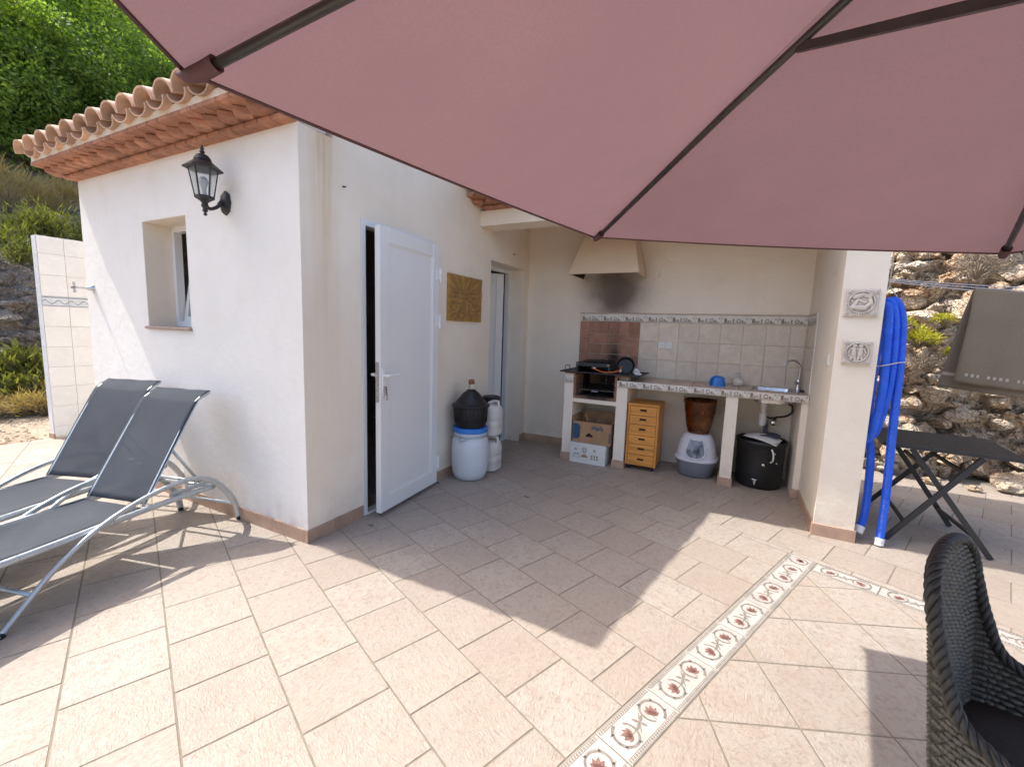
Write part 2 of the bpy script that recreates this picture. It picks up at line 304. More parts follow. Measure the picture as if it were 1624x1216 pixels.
    def mesh(s, name, mats, smooth=False):
        me = bpy.data.meshes.new(name); me.from_pydata(s.v, [], s.f); me.validate()
        for mt in (mats if isinstance(mats, (list, tuple)) else [mats]): me.materials.append(MT[mt] if isinstance(mt, str) else mt)
        if isinstance(mats, (list, tuple)) and len(mats) > 1 and len(me.polygons) == len(s.mi): me.polygons.foreach_set('material_index', s.mi)
        if smooth:
            me.polygons.foreach_set('use_smooth', [True]*len(me.polygons))
            if smooth != True: me.set_sharp_from_angle(angle=R(smooth))
        me.update(); return me
    def build(s, name, mats, parent=None, smooth=False, local=False, recalc=False):
        if parent is not None and not local:             # verts are in world coordinates
            off = wloc(parent); s.v = [(p[0]-off.x, p[1]-off.y, p[2]-off.z) for p in s.v]
        me = s.mesh(name, mats, smooth)
        if recalc:
            b = bmesh.new(); b.from_mesh(me); bmesh.ops.recalc_face_normals(b, faces=b.faces[:]); b.to_mesh(me); b.free()
        return link(name, me, parent)
def wloc(o):
    v = V(0, 0, 0)
    while o is not None: v += Vector(o.location); o = o.parent
    return v
def link(name, me, parent=None, loc=None):
    o = bpy.data.objects.new(name, me); COL.objects.link(o)
    if parent is not None: o.parent = parent
    if loc is not None: o.location = loc
    return o
def tag(o, label, cat, group=None):
    o['label'] = label; o['category'] = cat
    if group: o['group'] = group
    return o
def thing(name, label, cat, loc=(0, 0, 0), rz=0, group=None):
    o = bpy.data.objects.new(name, None); COL.objects.link(o); o.location = loc; o.rotation_euler = (0, 0, rz); o.empty_display_size = .05
    return tag(o, label, cat, group)
def struct(o): o['kind'] = 'structure'; return o
def stuff(o): o['kind'] = 'stuff'; return o
def smooth_path(P, n=8, closed=False):                   # Catmull-Rom
    P = [Vector(p) for p in P]; out = []; L = len(P)
    for k in range(L if closed else L-1):
        p0 = P[k-1] if (closed or k > 0) else P[0]*2-P[1]; p1 = P[k]; p2 = P[(k+1) % L]; p3 = P[(k+2) % L] if (closed or k+2 < L) else P[-1]*2-P[-2]
        for j in range(n):
            t = j/n; out.append(.5*((2*p1)+(p2-p0)*t+(2*p0-5*p1+4*p2-p3)*t*t+(3*p1-p0-3*p2+p3)*t**3))
    if not closed: out.append(P[-1])
    return out
def wall_mesh(us, zs, holes, mp, t, ztop=None):
    """slab in (u,z) with rectangular holes; mp(u,d,z)->world, d 0 front .. t back"""
    us = sorted(set([round(u, 4) for u in us]+[round(h[k], 4) for h in holes for k in (0, 1)])); zs = sorted(set([round(z, 4) for z in zs]+[round(h[k], 4) for h in holes for k in (2, 3)]))
    nu, nz_ = len(us)-1, len(zs)-1
    def solid(i, j):
        if not (0 <= i < nu and 0 <= j < nz_): return False
        u = (us[i]+us[i+1])/2; z = (zs[j]+zs[j+1])/2
        return not any(h[0] < u < h[1] and h[2] < z < h[3] for h in holes)
    b = MB(); idx = {}
    def vid(i, j, d):
        k = (i, j, d)
        if k not in idx:
            z = zs[j] if (j < nz_ or ztop is None) else ztop(us[i]); idx[k] = len(b.v); b.v.append(tuple(mp(us[i], d*t, z)))
        return idx[k]
    def q(*k): b.f.append(tuple(vid(*x) for x in k)); b.mi.append(0)
    for i in range(nu):
        for j in range(nz_):
            if not solid(i, j): continue
            q((i, j, 0), (i+1, j, 0), (i+1, j+1, 0), (i, j+1, 0)); q((i, j+1, 1), (i+1, j+1, 1), (i+1, j, 1), (i, j, 1))
            if not solid(i-1, j): q((i, j, 1), (i, j, 0), (i, j+1, 0), (i, j+1, 1))
            if not solid(i+1, j): q((i+1, j, 0), (i+1, j, 1), (i+1, j+1, 1), (i+1, j+1, 0))
            if not solid(i, j-1): q((i, j, 0), (i, j, 1), (i+1, j, 1), (i+1, j, 0))
            if not solid(i, j+1): q((i, j+1, 0), (i+1, j+1, 0), (i+1, j+1, 1), (i, j+1, 1))
    return b
def text_mesh(txt, size, mat, name='lettering', bold=.0):
    c = bpy.data.curves.new('t', 'FONT'); c.body = txt; c.size = size; c.align_x = 'CENTER'; c.align_y = 'CENTER'; c.extrude = .0006; c.offset = bold
    o = bpy.data.objects.new('t', c); COL.objects.link(o); dg = bpy.context.evaluated_depsgraph_get(); me = bpy.data.meshes.new_from_object(o.evaluated_get(dg)); bpy.data.objects.remove(o); bpy.data.curves.remove(c)
    me.name = name; me.materials.clear(); me.materials.append(MT[mat]); return me
def clip_poly(poly, a, b, c):        # keep a*x+b*y<=c
    out = []
    for k in range(len(poly)):
        p, q = poly[k], poly[(k+1) % len(poly)]; dp = a*p[0]+b*p[1]-c; dq = a*q[0]+b*q[1]-c
        if dp <= 0: out.append(p)
        if dp*dq < 0: t = dp/(dp-dq); out.append((p[0]+(q[0]-p[0])*t, p[1]+(q[1]-p[1])*t))
    return out

def weld(b):
    me = b.mesh('x', 'white'); bm = bmesh.new(); bm.from_mesh(me); bmesh.ops.remove_doubles(bm, verts=bm.verts[:], dist=.0003); bpy.data.meshes.remove(me); return MB().bm(bm)
# ---------------------------------------------------------------- ground, hill and rock
def sst(a, b, x): t = max(0, min(1, (x-a)/(b-a))); return t*t*(3-2*t)
def fbm(x, y, z=0, o=4): return noise.fractal(V(x, y, z), .9, 2.1, o, noise_basis='PERLIN_ORIGINAL')
def H(x, y):
    wob = .5*fbm(x*.35, y*.35, 3.1)
    d = -9.95-x+wob; left = 0
    if d > 0: left = 1.9*sst(0, 1.5, d)+max(0, d-1.0)*.50+max(0, d-6)*.12
    d2 = y-6.45+.3*wob; back = 0
    if d2 > 0: back = 3.6*sst(0, 1.2, d2)+max(0, d2-.8)*.45
    h = max(left, back)
    h += (.05+.10*min(1, h))*fbm(x*1.1, y*1.1, 1.7)
    if x > -6.9 and x < 9 and y > -5 and y < 6.4: return -.10
    e = max(0, -y-6)+max(0, x-11); h -= .12*e
    return h-.05+.02*fbm(x*4, y*4)
def warp(t, c, r): return c+math.copysign(abs(t)**2.4, t)*r
b = MB(); N = 190
b.grid(lambda a, c: (lambda x, y: (x, y, H(x, y)))(warp(a*2-1, -9.5, 110), warp(c*2-1, 3.5, 110)), N, N)
ground = struct(b.build('ground', 'dirt', smooth=True))

def cell(p, s): d, pts = noise.voronoi(p*s); return d
def rock_face(name, P, nu, nv, amp, mat, seed, lay=(1, 1, 1.7)):
    g = []
    b = MB()
    def fn(a, c):
        p, nrm = P(a, c); q = V(p.x*lay[0], p.y*lay[1], p.z*lay[2])+V(seed, 0, 0); q2 = q+V(fbm(q.x*2, q.y*2, q.z*2), fbm(q.x*2+9, q.y*2, q.z*2), fbm(q.x*2, q.y*2+9, q.z*2))*.25
        d1 = cell(q2, 1.15); d2 = cell(q2, 3.1); d3 = cell(q2, 8.0)
        d4 = cell(q2+V(3, 1, 2), 17.0); h = .50*fbm(q.x*.7, q.y*.7, q.z*.7)+.40*min(d1[1]-d1[0], .35)-.10*d1[0]+.55*min(d2[1]-d2[0], .14)-.12*d2[0]+.36*min(d3[1]-d3[0], .09)-.08*d3[0]+.20*min(d4[1]-d4[0], .06)+.022*fbm(q.x*20, q.y*20, q.z*20)
        return p+nrm*(amp*h)
    b.grid(fn, nu, nv); return struct(b.build(name, mat, smooth=50))
rock_face('rock_face', lambda a, c: (V(.35+7.2*a, 6.08+.36*c*4.6+.10*(1-a)*0, -.12+4.6*c), V(-.12, -.88, .44)), 400, 270, .85, 'rock', 4.0)
rock_face('rock_bank', lambda a, c: (V(-9.45-.95*c-.75*c*c, -3+11*a, -.15+2.75*c), V(.9, 0, .42)), 260, 90, .6, 'rockg', 21.0, (1, 1, 1.4))

def fragments(face, n, seed, keep, r0, r1, flat):
    rr = random.Random(seed); b = MB(); vs_ = [v_ for v_ in face.data.vertices if keep(v_.co)]
    for k in range(n):
        v_ = rr.choice(vs_); s_ = r0+(r1-r0)*rr.random()**2.2; bm = bmesh.new(); bmesh.ops.create_icosphere(bm, subdivisions=2, radius=1)
        rot = Matrix.Rotation(rr.uniform(0, 6.28), 3, 'Z') @ Matrix.Rotation(rr.uniform(-.5, .5), 3, 'X'); off = V(rr.uniform(0, 99), rr.uniform(0, 99), 0); sx, sz = rr.uniform(.9, 1.7), rr.uniform(.45, .9)
        cuts = [(V(rr.gauss(0, 1), rr.gauss(0, 1), rr.gauss(0, 1)).normalized(), rr.uniform(.45, .8)) for _ in range(7)]
        for q in bm.verts:
            p = q.co.copy()
            for nrm, d in cuts:
                e = p.dot(nrm)-d
                if e > 0: p -= nrm*e
            p *= 1+.10*noise.noise(p*3+off); q.co = v_.co+v_.normal*(s_*.15)+rot @ Vector((p.x*sx*s_, p.y*s_, p.z*sz*s_))
        b.bm(bm)
    o = stuff(b.build('rock_fragment', flat, face, 25)); return o
rf = bpy.data.objects['rock_face']; rbk = bpy.data.objects['rock_bank']
fragments(rf, 950, 4, lambda c: .8 < c.x < 5.2 and c.z < 3.4, .022, .17, 'rock'); fragments(rbk, 420, 6, lambda c: 0 < c.y < 6, .03, .22, 'rockg')

# ---------------------------------------------------------------- terrace floor
TA = R(22.138); ew = V(math.cos(TA), -math.sin(TA), 0); ev = V(math.sin(TA), math.cos(TA), 0)
P_ = .325; G = .0072; S1a, S1b, S2a, S2b = -.822, -.664, 3.092, 3.237
def W(w, v, z=0): p = ew*w+ev*v; return (p.x, p.y, z)
FX0, FX1, FY0, FY1 = -6.96, 4.6, -1.9, 6.3
slab = MB(); slab.box(FX0, FX1, FY0, FY1, -.12, -.0022); floor = struct(slab.build('floor', 'grout'))
def tile_from_poly(poly, h=.009, c=.0009):
    cx = sum(p[0] for p in poly)/len(poly); cy = sum(p[1] for p in poly)/len(poly); n = len(poly); b = MB()
    def inset(p, d): l = math.hypot(p[0]-cx, p[1]-cy); k = max(.2, 1-d/max(l, 1e-5)); return (cx+(p[0]-cx)*k, cy+(p[1]-cy)*k)
    b.v = [(p[0], p[1], -h) for p in poly]+[(p[0], p[1], -c) for p in poly]+[(*inset(p, c*1.6), 0) for p in poly]
    for r_ in (0, 1):
        for k in range(n): b.f.append((r_*n+k, r_*n+(k+1) % n, (r_+1)*n+(k+1) % n, (r_+1)*n+k))
    b.f.append(tuple(2*n+k for k in range(n))); b.mi = [0]*len(b.f); return b
def area(poly): return .5*sum(poly[k][0]*poly[(k+1) % len(poly)][1]-poly[(k+1) % len(poly)][0]*poly[k][1] for k in range(len(poly)))
def pix(p):
    d = Vector(p)-V(0, 0, CAM_H); z = d.dot(fw)
    return None if z < .05 else (812+d.dot(rt)/z*F_PX, 608-d.dot(up)/z*F_PX)
cand = []    # (world polygon, angle, full?)
def add_tile(poly_w, full, ang):     # polygon in (w,v)
    pw = [W(*p)[:2] for p in poly_w]
    for a, bb, c in ((1, 0, FX1), (-1, 0, -FX0), (0, 1, FY1-.25), (0, -1, -FY0)):
        q = clip_poly(pw, a, bb, c)
        if len(q) != len(pw) or any(abs(q[k][0]-pw[k][0])+abs(q[k][1]-pw[k][1]) > 1e-6 for k in range(len(q))): full = False
        pw = q
        if len(pw) < 3: return
    if area(pw) < .0012: return
    cx = sum(p[0] for p in pw)/len(pw); cy = sum(p[1] for p in pw)/len(pw)
    if -5.1 < cx < -2.75 and 2.2 < cy: return
    if -2.4 < cx < .8 and cy > 5.25: return
    pp = [pix((x, y, 0)) for x, y in pw]; vis = 0
    if all(pp):
        q = pp
        for a, bb, c in ((1, 0, 1624), (-1, 0, 0), (0, 1, 1216), (0, -1, 0)):
            q = clip_poly(q, a, bb, c)
            if len(q) < 3: break
        else: vis = abs(area(q))
        # hidden behind the house front
        if cx < -2.4 and cy > 1.9: vis = 0
        if cy > 5.1 and cx < .9: vis = 0
    cand.append((vis, pw, full, ang, (cx, cy)))
for k in range(-14, 24):
    v0 = .043+P_*k+G/2; v1 = v0+P_-G; off = 0 if k % 2 == 0 else -.1635
    for j in range(-28, 26):
        w0 = off+P_*j+G/2; w1 = w0+P_-G; poly = [(w0, v0), (w1, v0), (w1, v1), (w0, v1)]
        inA = v0 >= S2b+G/2; inB = w1 <= S1a-G/2
        if inA or inB: add_tile(poly, True, -TA); continue
        A = clip_poly(poly, 0, -1, -(S2b+G/2))
        if len(A) > 2: add_tile(A, False, -TA)
        Bp = clip_poly(clip_poly(poly, 0, 1, S2b-G/2), 1, 0, S1a-G/2)
        if len(Bp) > 2: add_tile(Bp, False, -TA)
# diagonal field inside the borders
dg0 = V(.565, 2.926, 0); q_ = R(45)
ow, ov = dg0.dot(ew), dg0.dot(ev); c45 = math.cos(q_)
for i in range(-16, 17):
    for j in range(-16, 17):
        pl = []
        for (a, bb) in ((0, 0), (1, 0), (1, 1), (0, 1)):
            x = (i+a)*P_+(G/2 if a == 0 else -G/2); y = (j+bb)*P_+(G/2 if bb == 0 else -G/2)
            pl.append((ow+(x-y)*c45, ov+(x+y)*c45))
        q = clip_poly(clip_poly(pl, -1, 0, -(S1b+G/2)), 0, 1, S2a-G/2)
        if len(q) < 3: continue
        add_tile(q, len(q) == 4 and abs(area(q)-(P_-G)**2) < 1e-5, -TA+q_)
cand.sort(key=lambda t: -t[0])
hs = (P_-G)/2; full_me = [tile_from_poly([(-hs, -hs), (hs, -hs), (hs, hs), (-hs, hs)]).mesh('tile', 'tile')]
rest = MB(); rs = random.Random(3); NT = 0
for vis, pw, full, ang, (cx, cy) in cand:
    dz = rs.uniform(-.0007, .0004)
    if vis > 30 and NT < 284:
        NT += 1
        if full:
            o = link('tile', full_me[0], floor, (cx, cy, dz)); o.rotation_euler = (rs.uniform(-.0016, .0016), rs.uniform(-.0016, .0016), ang+rs.choice((0, 1, 2, 3))*math.pi/2)
        else:
            o = link('tile', tile_from_poly([(x-cx, y-cy) for x, y in pw]).mesh('tile', 'tile'), floor, (cx, cy, dz))
    else:
        t = tile_from_poly(pw); i = len(rest.v); rest.v += [(x, y, z+dz) for x, y, z in t.v]; rest.f += [tuple(i+k for k in f) for f in t.f]; rest.mi += t.mi
stuff(rest.build('tile', 'tile', floor))
# border tiles with a scroll ornament
def ornament(L, Wd, n=2):
    b = MB(); Z = .0009
    def ribbon(pts, wd):
        for k in range(len(pts)-1):
            p, q = pts[k], pts[k+1]; dx, dy = q[0]-p[0], q[1]-p[1]; l = math.hypot(dx, dy) or 1; nx, ny = -dy/l, dx/l
            w0 = wd(k/(len(pts)-1)); w1 = wd((k+1)/(len(pts)-1))
            b.quadv([(p[0]-nx*w0, p[1]-ny*w0, Z), (q[0]-nx*w1, q[1]-ny*w1, Z), (q[0]+nx*w1, q[1]+ny*w1, Z), (p[0]+nx*w0, p[1]+ny*w0, Z)])
    def petal(cx, cy, a, l, w_):
        ca, sa = math.cos(a), math.sin(a); pr = [(0, 0), (.35, .5), (.7, .42), (1, 0), (.7, -.42), (.35, -.5)]
        b.quadv([(cx+ca*x*l-sa*y*w_, cy+sa*x*l+ca*y*w_, Z+.0003) for x, y in reversed(pr)])
    half = L/2
    cs = [(-.25*L, 1), (.25*L, -1)] if n == 2 else [(0, 1)]
    for cx, sg in cs:
        b.cur = 0; rad = min(.050, Wd*.33); pts = [(cx+rad*(1.0-.12*t)*math.cos(a0), .002*sg+rad*(1-.12*t)*math.sin(a0)) for t in [i/22 for i in range(23)] for a0 in [math.pi*(.55 if sg > 0 else 1.55)+t*5.5]]
        ribbon(pts, lambda t: .0046*(1-.4*t)+.0012)
        for t in (.15, .4, .62): i = int(t*22); p = pts[i]; ribbon([p, (p[0]+(p[0]-cx)*.26-(p[1])*.2, p[1]*1.26+(p[0]-cx)*.2)], lambda t: .0042*(1-t)+.0008)
        b.cur = 1; a = math.pi/2+sg*.9
        for da, l in ((-1.0, .034), (-.5, .042), (0, .046), (.5, .042), (1.0, .034)): petal(cx-.021*math.cos(a), -.021*math.sin(a), a+da, l, .017)
        b.cur = 0; ribbon([(cx-.018*math.cos(a), -.018*math.sin(a)), (cx-.04*math.cos(a+.4), -.04*math.sin(a+.4))], lambda t: .002)
    if n == 2:
        b.cur = 0
        for a, l_ in ((.35, .040), (2.0, .030), (3.49, .040), (5.14, .030)): petal(0, 0, a, l_, .012)
        b.cur = 0; ribbon([(-.03, -.028), (-.012, -.012), (.012, .010), (.032, .026)], lambda t: .0022)
    b.cur = 0; y0 = Wd/2-.011; k = 0; x = -half+.006
    while x < half-.006:
        for sg in (-1, 1):
            yy = sg*y0; b.quadv([(x-.003, yy-.0055, Z), (x+.0045, yy-.0025, Z), (x+.003, yy+.0055, Z), (x-.0045, yy+.0025, Z)])
        x += .0118
    for sg in (-1, 1):
        for yy in (y0+.0075, y0-.0075): b.quadv([(-half+.003, sg*yy-.0009, Z), (half-.003, sg*yy-.0009, Z), (half-.003, sg*yy+.0009, Z), (-half+.003, sg*yy+.0009, Z)])
    return b.mesh('ornament', ['orn_grey', 'orn_red'])
def strip_tile(L, Wd, me_cache={}):
    k = (round(L, 3), round(Wd, 3))
    if k not in me_cache:
        me_cache[k] = (tile_from_poly([(-L/2, -Wd/2), (L/2, -Wd/2), (L/2, Wd/2), (-L/2, Wd/2)]).mesh('border_tile', 'strip'), ornament(L, Wd, 2 if L > .2 else 1))
    return me_cache[k]
def put_strip(wc, vc, L, Wd, ang):
    me, orn = strip_tile(L, Wd); x, y, _ = W(wc, vc); o = link('border_tile', me, floor, (x, y, rs.uniform(-.0004, .0004))); o.rotation_euler.z = ang
    link('ornament', orn, o)
v = 1.17-.3225*3
while v < S2a-.05:
    v2 = min(v+.3225, S2a+.012); put_strip((S1a+S1b)/2, (v+v2)/2, .3165, S1b-S1a-.005, -TA+math.pi/2); v += .3225
put_strip((S1a+S1b)/2, (v+S2b)/2, S2b-v-.005, S1b-S1a-.005, -TA+math.pi/2)
wv = S1b+.004
for k in range(7):
    put_strip(wv+.32*k+.16, (S2a+S2b)/2, .312, S2b-S2a-.005, -TA)
# ---------------------------------------------------------------- house
X0, Y0 = -2.351, 1.807; XL = -5.2; YB = 5.07; XR = .645; XRO = .885
house = thing('house', 'cream plastered house with terracotta eaves and an open kitchen porch', 'house', (X0, Y0, 0))
roofz = lambda y: 2.66+.29*(y-1.5)
WIN = (-4.17, -3.562, 1.335, 2.16)
wall_mesh([XL, X0], [-.1, 2.575], [WIN], lambda u, d, z: (u, Y0+d, z), .25).build('front_wall', ['plaster_skylit', 'plaster'], house)
fw_ = bpy.data.objects['front_wall'].data
for p_ in fw_.polygons: p_.material_index = 1 if p_.normal.x > .9 and p_.center.x > -.01 else 0  # end face keeps plain plaster; front tone carries the skylight in its colour
D1 = (2.278, 3.092, .0, 2.15); D2 = (4.10, 4.93, .0, 2.15)
wt = lambda y: max(2.575, roofz(y)-.05)
wall_mesh([Y0+.25, 2.6, 3.2, 3.9, YB+.15], [-.1, 2.4, 2.6], [(D1[0], D1[1], -.1, D1[3]), (D2[0], D2[1], -.1, D2[3])], lambda u, d, z: (X0-d, u, z), .25, wt).build('door_wall', 'plaster', house)
b = MB(); b.box(XL, X0-.25, YB-.1, YB+.15, -.1, 3.6); b.build('rear_wall', 'darkint', house)  # dark colour stands in for the shade of the room
wall_mesh([Y0+.25, 3.4, YB-.1], [-.1, 2.6], [], lambda u, d, z: (XL+d, u, z), .2, wt).build('end_wall', 'plaster', house)
wall_mesh([X0, XR], [-.1, 3.0], [], lambda u, d, z: (u, YB+d, z), .03).build('kitchen_back_wall', 'plaster', house)
b = MB(); b.box(XR, XRO, 3.73, YB+.03, -.1, 2.44); b.build('pillar_wall', 'plaster', house)
b = MB(); b.box(X0+.002, XRO, 3.87, 4.12, 2.442, 2.585); b.build('beam', 'plaster', house)
b = MB(); b.box(XR+.002, XRO-.002, 4.122, YB+.028, 2.442, 2.80); b.build('gable_wall', 'plaster', house)
# room floor in a dark colour standing in for the shade indoors
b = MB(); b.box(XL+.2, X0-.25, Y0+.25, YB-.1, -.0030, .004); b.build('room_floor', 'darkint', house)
# roof slabs
def slab_roof(x0, x1, y0, z0, y1, z1, t=.05):
    b = MB(); i = 0
    b.v = [(x0, y0, z0), (x1, y0, z0), (x1, y1, z1), (x0, y1, z1), (x0, y0, z0+t), (x1, y0, z0+t), (x1, y1, z1+t), (x0, y1, z1+t)]
    b.f = [(3, 2, 1, 0), (4, 5, 6, 7), (0, 1, 5, 4), (1, 2, 6, 5), (2, 3, 7, 6), (3, 0, 4, 7)]; b.mi = [0]*6; return b
XRL = -5.36; XRR = -2.36
roof = slab_roof(XRL, XRR, 1.575, 2.668, YB+.3, 2.668+.29*(YB+.3-1.575), .015).build('roof', 'mortar', house)
PT = (3.46, 2.705)    # porch eave tip
proof = slab_roof(X0+.003, .965, PT[0]+.06, PT[1]+.02, YB+.05, PT[1]+.02+.29*(YB-.01-PT[0]), .02).build('porch_roof', 'terra', house)
def barrel(L=.42, w0=.105, w1=.088, th=.013, up=1, n=9, ht=.86):
    b = MB(); 
    def ring(y, w_, zoff):
        o = []; 
        for rr in (w_, w_-th):
            for k in range(n): a = math.pi*k/(n-1); o.append((rr*math.cos(a), y, up*(rr*ht*math.sin(a))+zoff))
        return o
    r1 = ring(0, w0, 0); r2 = ring(L, w1, 0); b.v = r1+r2; m2 = 2*n
    for k in range(n-1):
        b.f.append((k, k+1, m2+k+1, m2+k)); b.f.append((n+k+1, n+k, m2+n+k, m2+n+k+1)); b.f.append((k+1, k, n+k, n+k+1)); b.f.append((m2+k, m2+k+1, m2+n+k+1, m2+n+k))
    for k in (0, n-1): b.f.append((k, m2+k, m2+n+k, n+k))
    b.mi = [0]*len(b.f); return b
cover = barrel(.42, .107, .09, .013, 1).mesh('roof_tile', 'rooft', 60); pan = barrel(.42, .100, .108, .013, -1, 9, .62).mesh('roof_tile', 'rooft', 60)
def tile_roof(rf, xs, y0, z0, nrow, nobj, slope=.29):
    off = wloc(rf); ang = math.atan(slope); rest = MB(); rr = random.Random(5)
    for r_ in range(nrow):
        for i, x in enumerate(xs):
            for kind in (0, 1):
                y = y0+r_*.33*math.cos(ang); z = z0+r_*.33*math.sin(ang)+.012*(r_ > 0)
                px_ = x+(.1118 if kind else 0); jy = rr.uniform(-.006, .006); zz = z+(.100 if kind else .045)-.0
                if kind == 0: zz = z+.094
                else: zz = z+.058
                if kind and i == len(xs)-1: continue
                me = pan if kind else cover; L = Vector((px_, y+(.010 if kind else 0)+jy, zz)); ro = (ang, rr.uniform(-.02, .02), rr.uniform(-.02, .02))
                if kind: L.z += .022
                else: L.z -= .026
                if r_ < nobj: o = link('roof_tile', me, rf, L-off); o.rotation_euler = ro
                else:
                    mt = Matrix.Translation(L-off) @ Matrix.Rotation(ang, 4, 'X'); k0 = len(rest.v); rest.v += [tuple(mt @ v_.co) for v_ in me.vertices]; rest.f += [tuple(k0+q for q in p.vertices) for p in me.polygons]; rest.mi += [0]*len(me.polygons)
    stuff(link('roof_tile', rest.mesh('roof_tile', 'rooft', 60), rf))
tile_roof(roof, [-5.315+.218*i for i in range(14)], 1.505, 2.660, 12, 2)
tile_roof(proof, [X0+.11+.2236*i for i in range(15)], PT[0], PT[1], 5, 1)
# corbelled brick eaves
def eave(name, x0, x1, yw, zw, out, parent):
    e = MB(); e.box(x0+.01, x1-.01, yw-.02, yw+.2, zw+.004, zw+.085); e.box(x0-.10, x1-.004, yw-out*.84, yw+.1, zw+.0935, zw+.104); ev_ = e.build(name, 'mortar', parent)
    off = wloc(ev_); rr = random.Random(9)
    L = .125
    flat = MB().cbox(-L/2+.003, L/2-.003, 0, .105, 0, .026, .003).mesh('brick', 'terra'); 
    n = int((x1-x0)/L)+1
    for i in range(n):
        x = x0+L*(i+.5)-.03
        if x > x1-.05: continue
        o = link('brick', flat, ev_, V(x, yw-.078, zw-.002)-off); o.rotation_euler.z = rr.uniform(-.015, .015)
    saw = MB().cbox(-.075, .075, -.075, .075, 0, .036, .003).mesh('brick', 'terra'); n = int((x1-x0)/.137)+1
    for i in range(n+1):
        x = x0-.06+.137*i
        if x > x1-.10: continue
        o = link('brick', saw, ev_, V(x, yw-.085, zw+.0275)-off); o.rotation_euler.z = R(45)+rr.uniform(-.06, .06)
    fl2 = MB().cbox(-.125/2+.003, .125/2-.003, 0, .20, 0, .026, .003).mesh('brick', 'terra'); n = int((x1-x0+.14)/.125)+1
    for i in range(n+1):
        x = x0-.14+.125*(i+.5)
        if x > x1-.055: continue
        o = link('brick', fl2, ev_, V(x, yw-out*.90, zw+.066)-off); o.rotation_euler = (rr.uniform(-.02, .02), rr.uniform(-.03, .03), rr.uniform(-.02, .02))
    return ev_
eave('eave', XL, X0+.004, Y0, 2.577, .27, house)
eave('eave', X0+.09, XRO, 3.87, 2.587, .30, house)
# lower porch fascia mortar under the tiles
b = MB(); b.box(XRL+.03, X0-.006, 1.568, 1.60, 2.671, 2.712); b.build('fascia', 'fasciam', house)
# baseboards
def baseboard(pts_fn, u0, u1, step=.325, h=.088, t=.011, ph=0):
    u = u0
    rr = random.Random(int(u0*100))
    while u < u1-.02:
        u2 = min(u1, u+step-(ph if u == u0 else 0)); me = MB(); p, q, nrm = pts_fn(u+.0015), pts_fn(u2-.0015), pts_fn(None)
        hz = h+rr.uniform(-.002, .002); poly = [p, q, q+nrm*t, p+nrm*t]
        if area([(a.x, a.y) for a in poly]) < 0: poly.reverse()
        me.prism([(a.x, a.y) for a in poly], -.004, hz); me.build('baseboard_tile', 'base', house); u = u2
baseboard(lambda u: V(0, -1, 0) if u is None else V(u, Y0, 0), XL, X0+.011, ph=.1)
baseboard(lambda u: V(1, 0, 0) if u is None else V(X0, u, 0), Y0+.001, D1[0], ph=.12)
baseboard(lambda u: V(1, 0, 0) if u is None else V(X0, u, 0), D1[1], D2[0])
baseboard(lambda u: V(1, 0, 0) if u is None else V(X0, u, 0), D2[1], YB)
baseboard(lambda u: V(0, -1, 0) if u is None else V(u, YB, 0), X0+.012, -1.62)
baseboard(lambda u: V(-1, 0, 0) if u is None else V(XR, u, 0), 3.73, 4.5)
baseboard(lambda u: V(0, -1, 0) if u is None else V(u, 3.73, 0), XR-.011, XRO+.011)
baseboard(lambda u: V(1, 0, 0) if u is None else V(XRO, u, 0), 3.731, 5.1)
# window in the front wall
wn = MB(); x0, x1, z0, z1 = WIN; yf = 2.0
def frame_boxes(b, a0, a1, c0, c1, t, mk):        # rectangular frame in plane
    mk(a0, a0+t, c0, c1); mk(a1-t, a1, c0, c1); mk(a0+t, a1-t, c0, c0+t); mk(a0+t, a1-t, c1-t, c1)
frame_boxes(wn, x0+.002, x1-.002, z0+.022, z1-.002, .045, lambda a, c, d, e: wn.box(a, c, yf, yf+.056, d, e)); win = wn.build('window', 'pvc', house)
b = MB(); b.box(x0+.0003, x0+.0035, Y0+.0015, yf-.001, z0+.021, z1-.0036); b.box(x1-.0035, x1-.0003, Y0+.0015, yf-.001, z0+.021, z1-.0036); b.box(x0+.0003, x1-.0003, Y0+.0015, yf-.001, z1-.0035, z1-.0003); b.build('window_reveal', 'plaster', house)
sx = wn = MB(); hw = (x1-x0)/2-.05; hh = (z1-z0)/2-.06
frame_boxes(wn, -hw, hw, -hh, hh, .045, lambda a, c, d, e: wn.box(a, c, -.02, .02, d, e))
tilt = Matrix.Translation((((x0+x1)/2+.01), yf+.05, (z0+z1)/2)) @ Matrix.Translation((0, 0, -hh)) @ Matrix.Rotation(R(-9), 4, 'X') @ Matrix.Translation((0, 0, hh))
sash = wn.xf(tilt).build('sash', 'pvc', win)
MB().box(-hw+.04, hw-.04, -.004, .004, -hh+.04, hh-.04).xf(tilt).build('pane', 'glass', win)
b = MB(); b.cbox(x0-.018, x1+.012, Y0-.022, yf-.002, z0-.001, z0+.021, .004); b.build('sill', 'sill', house)
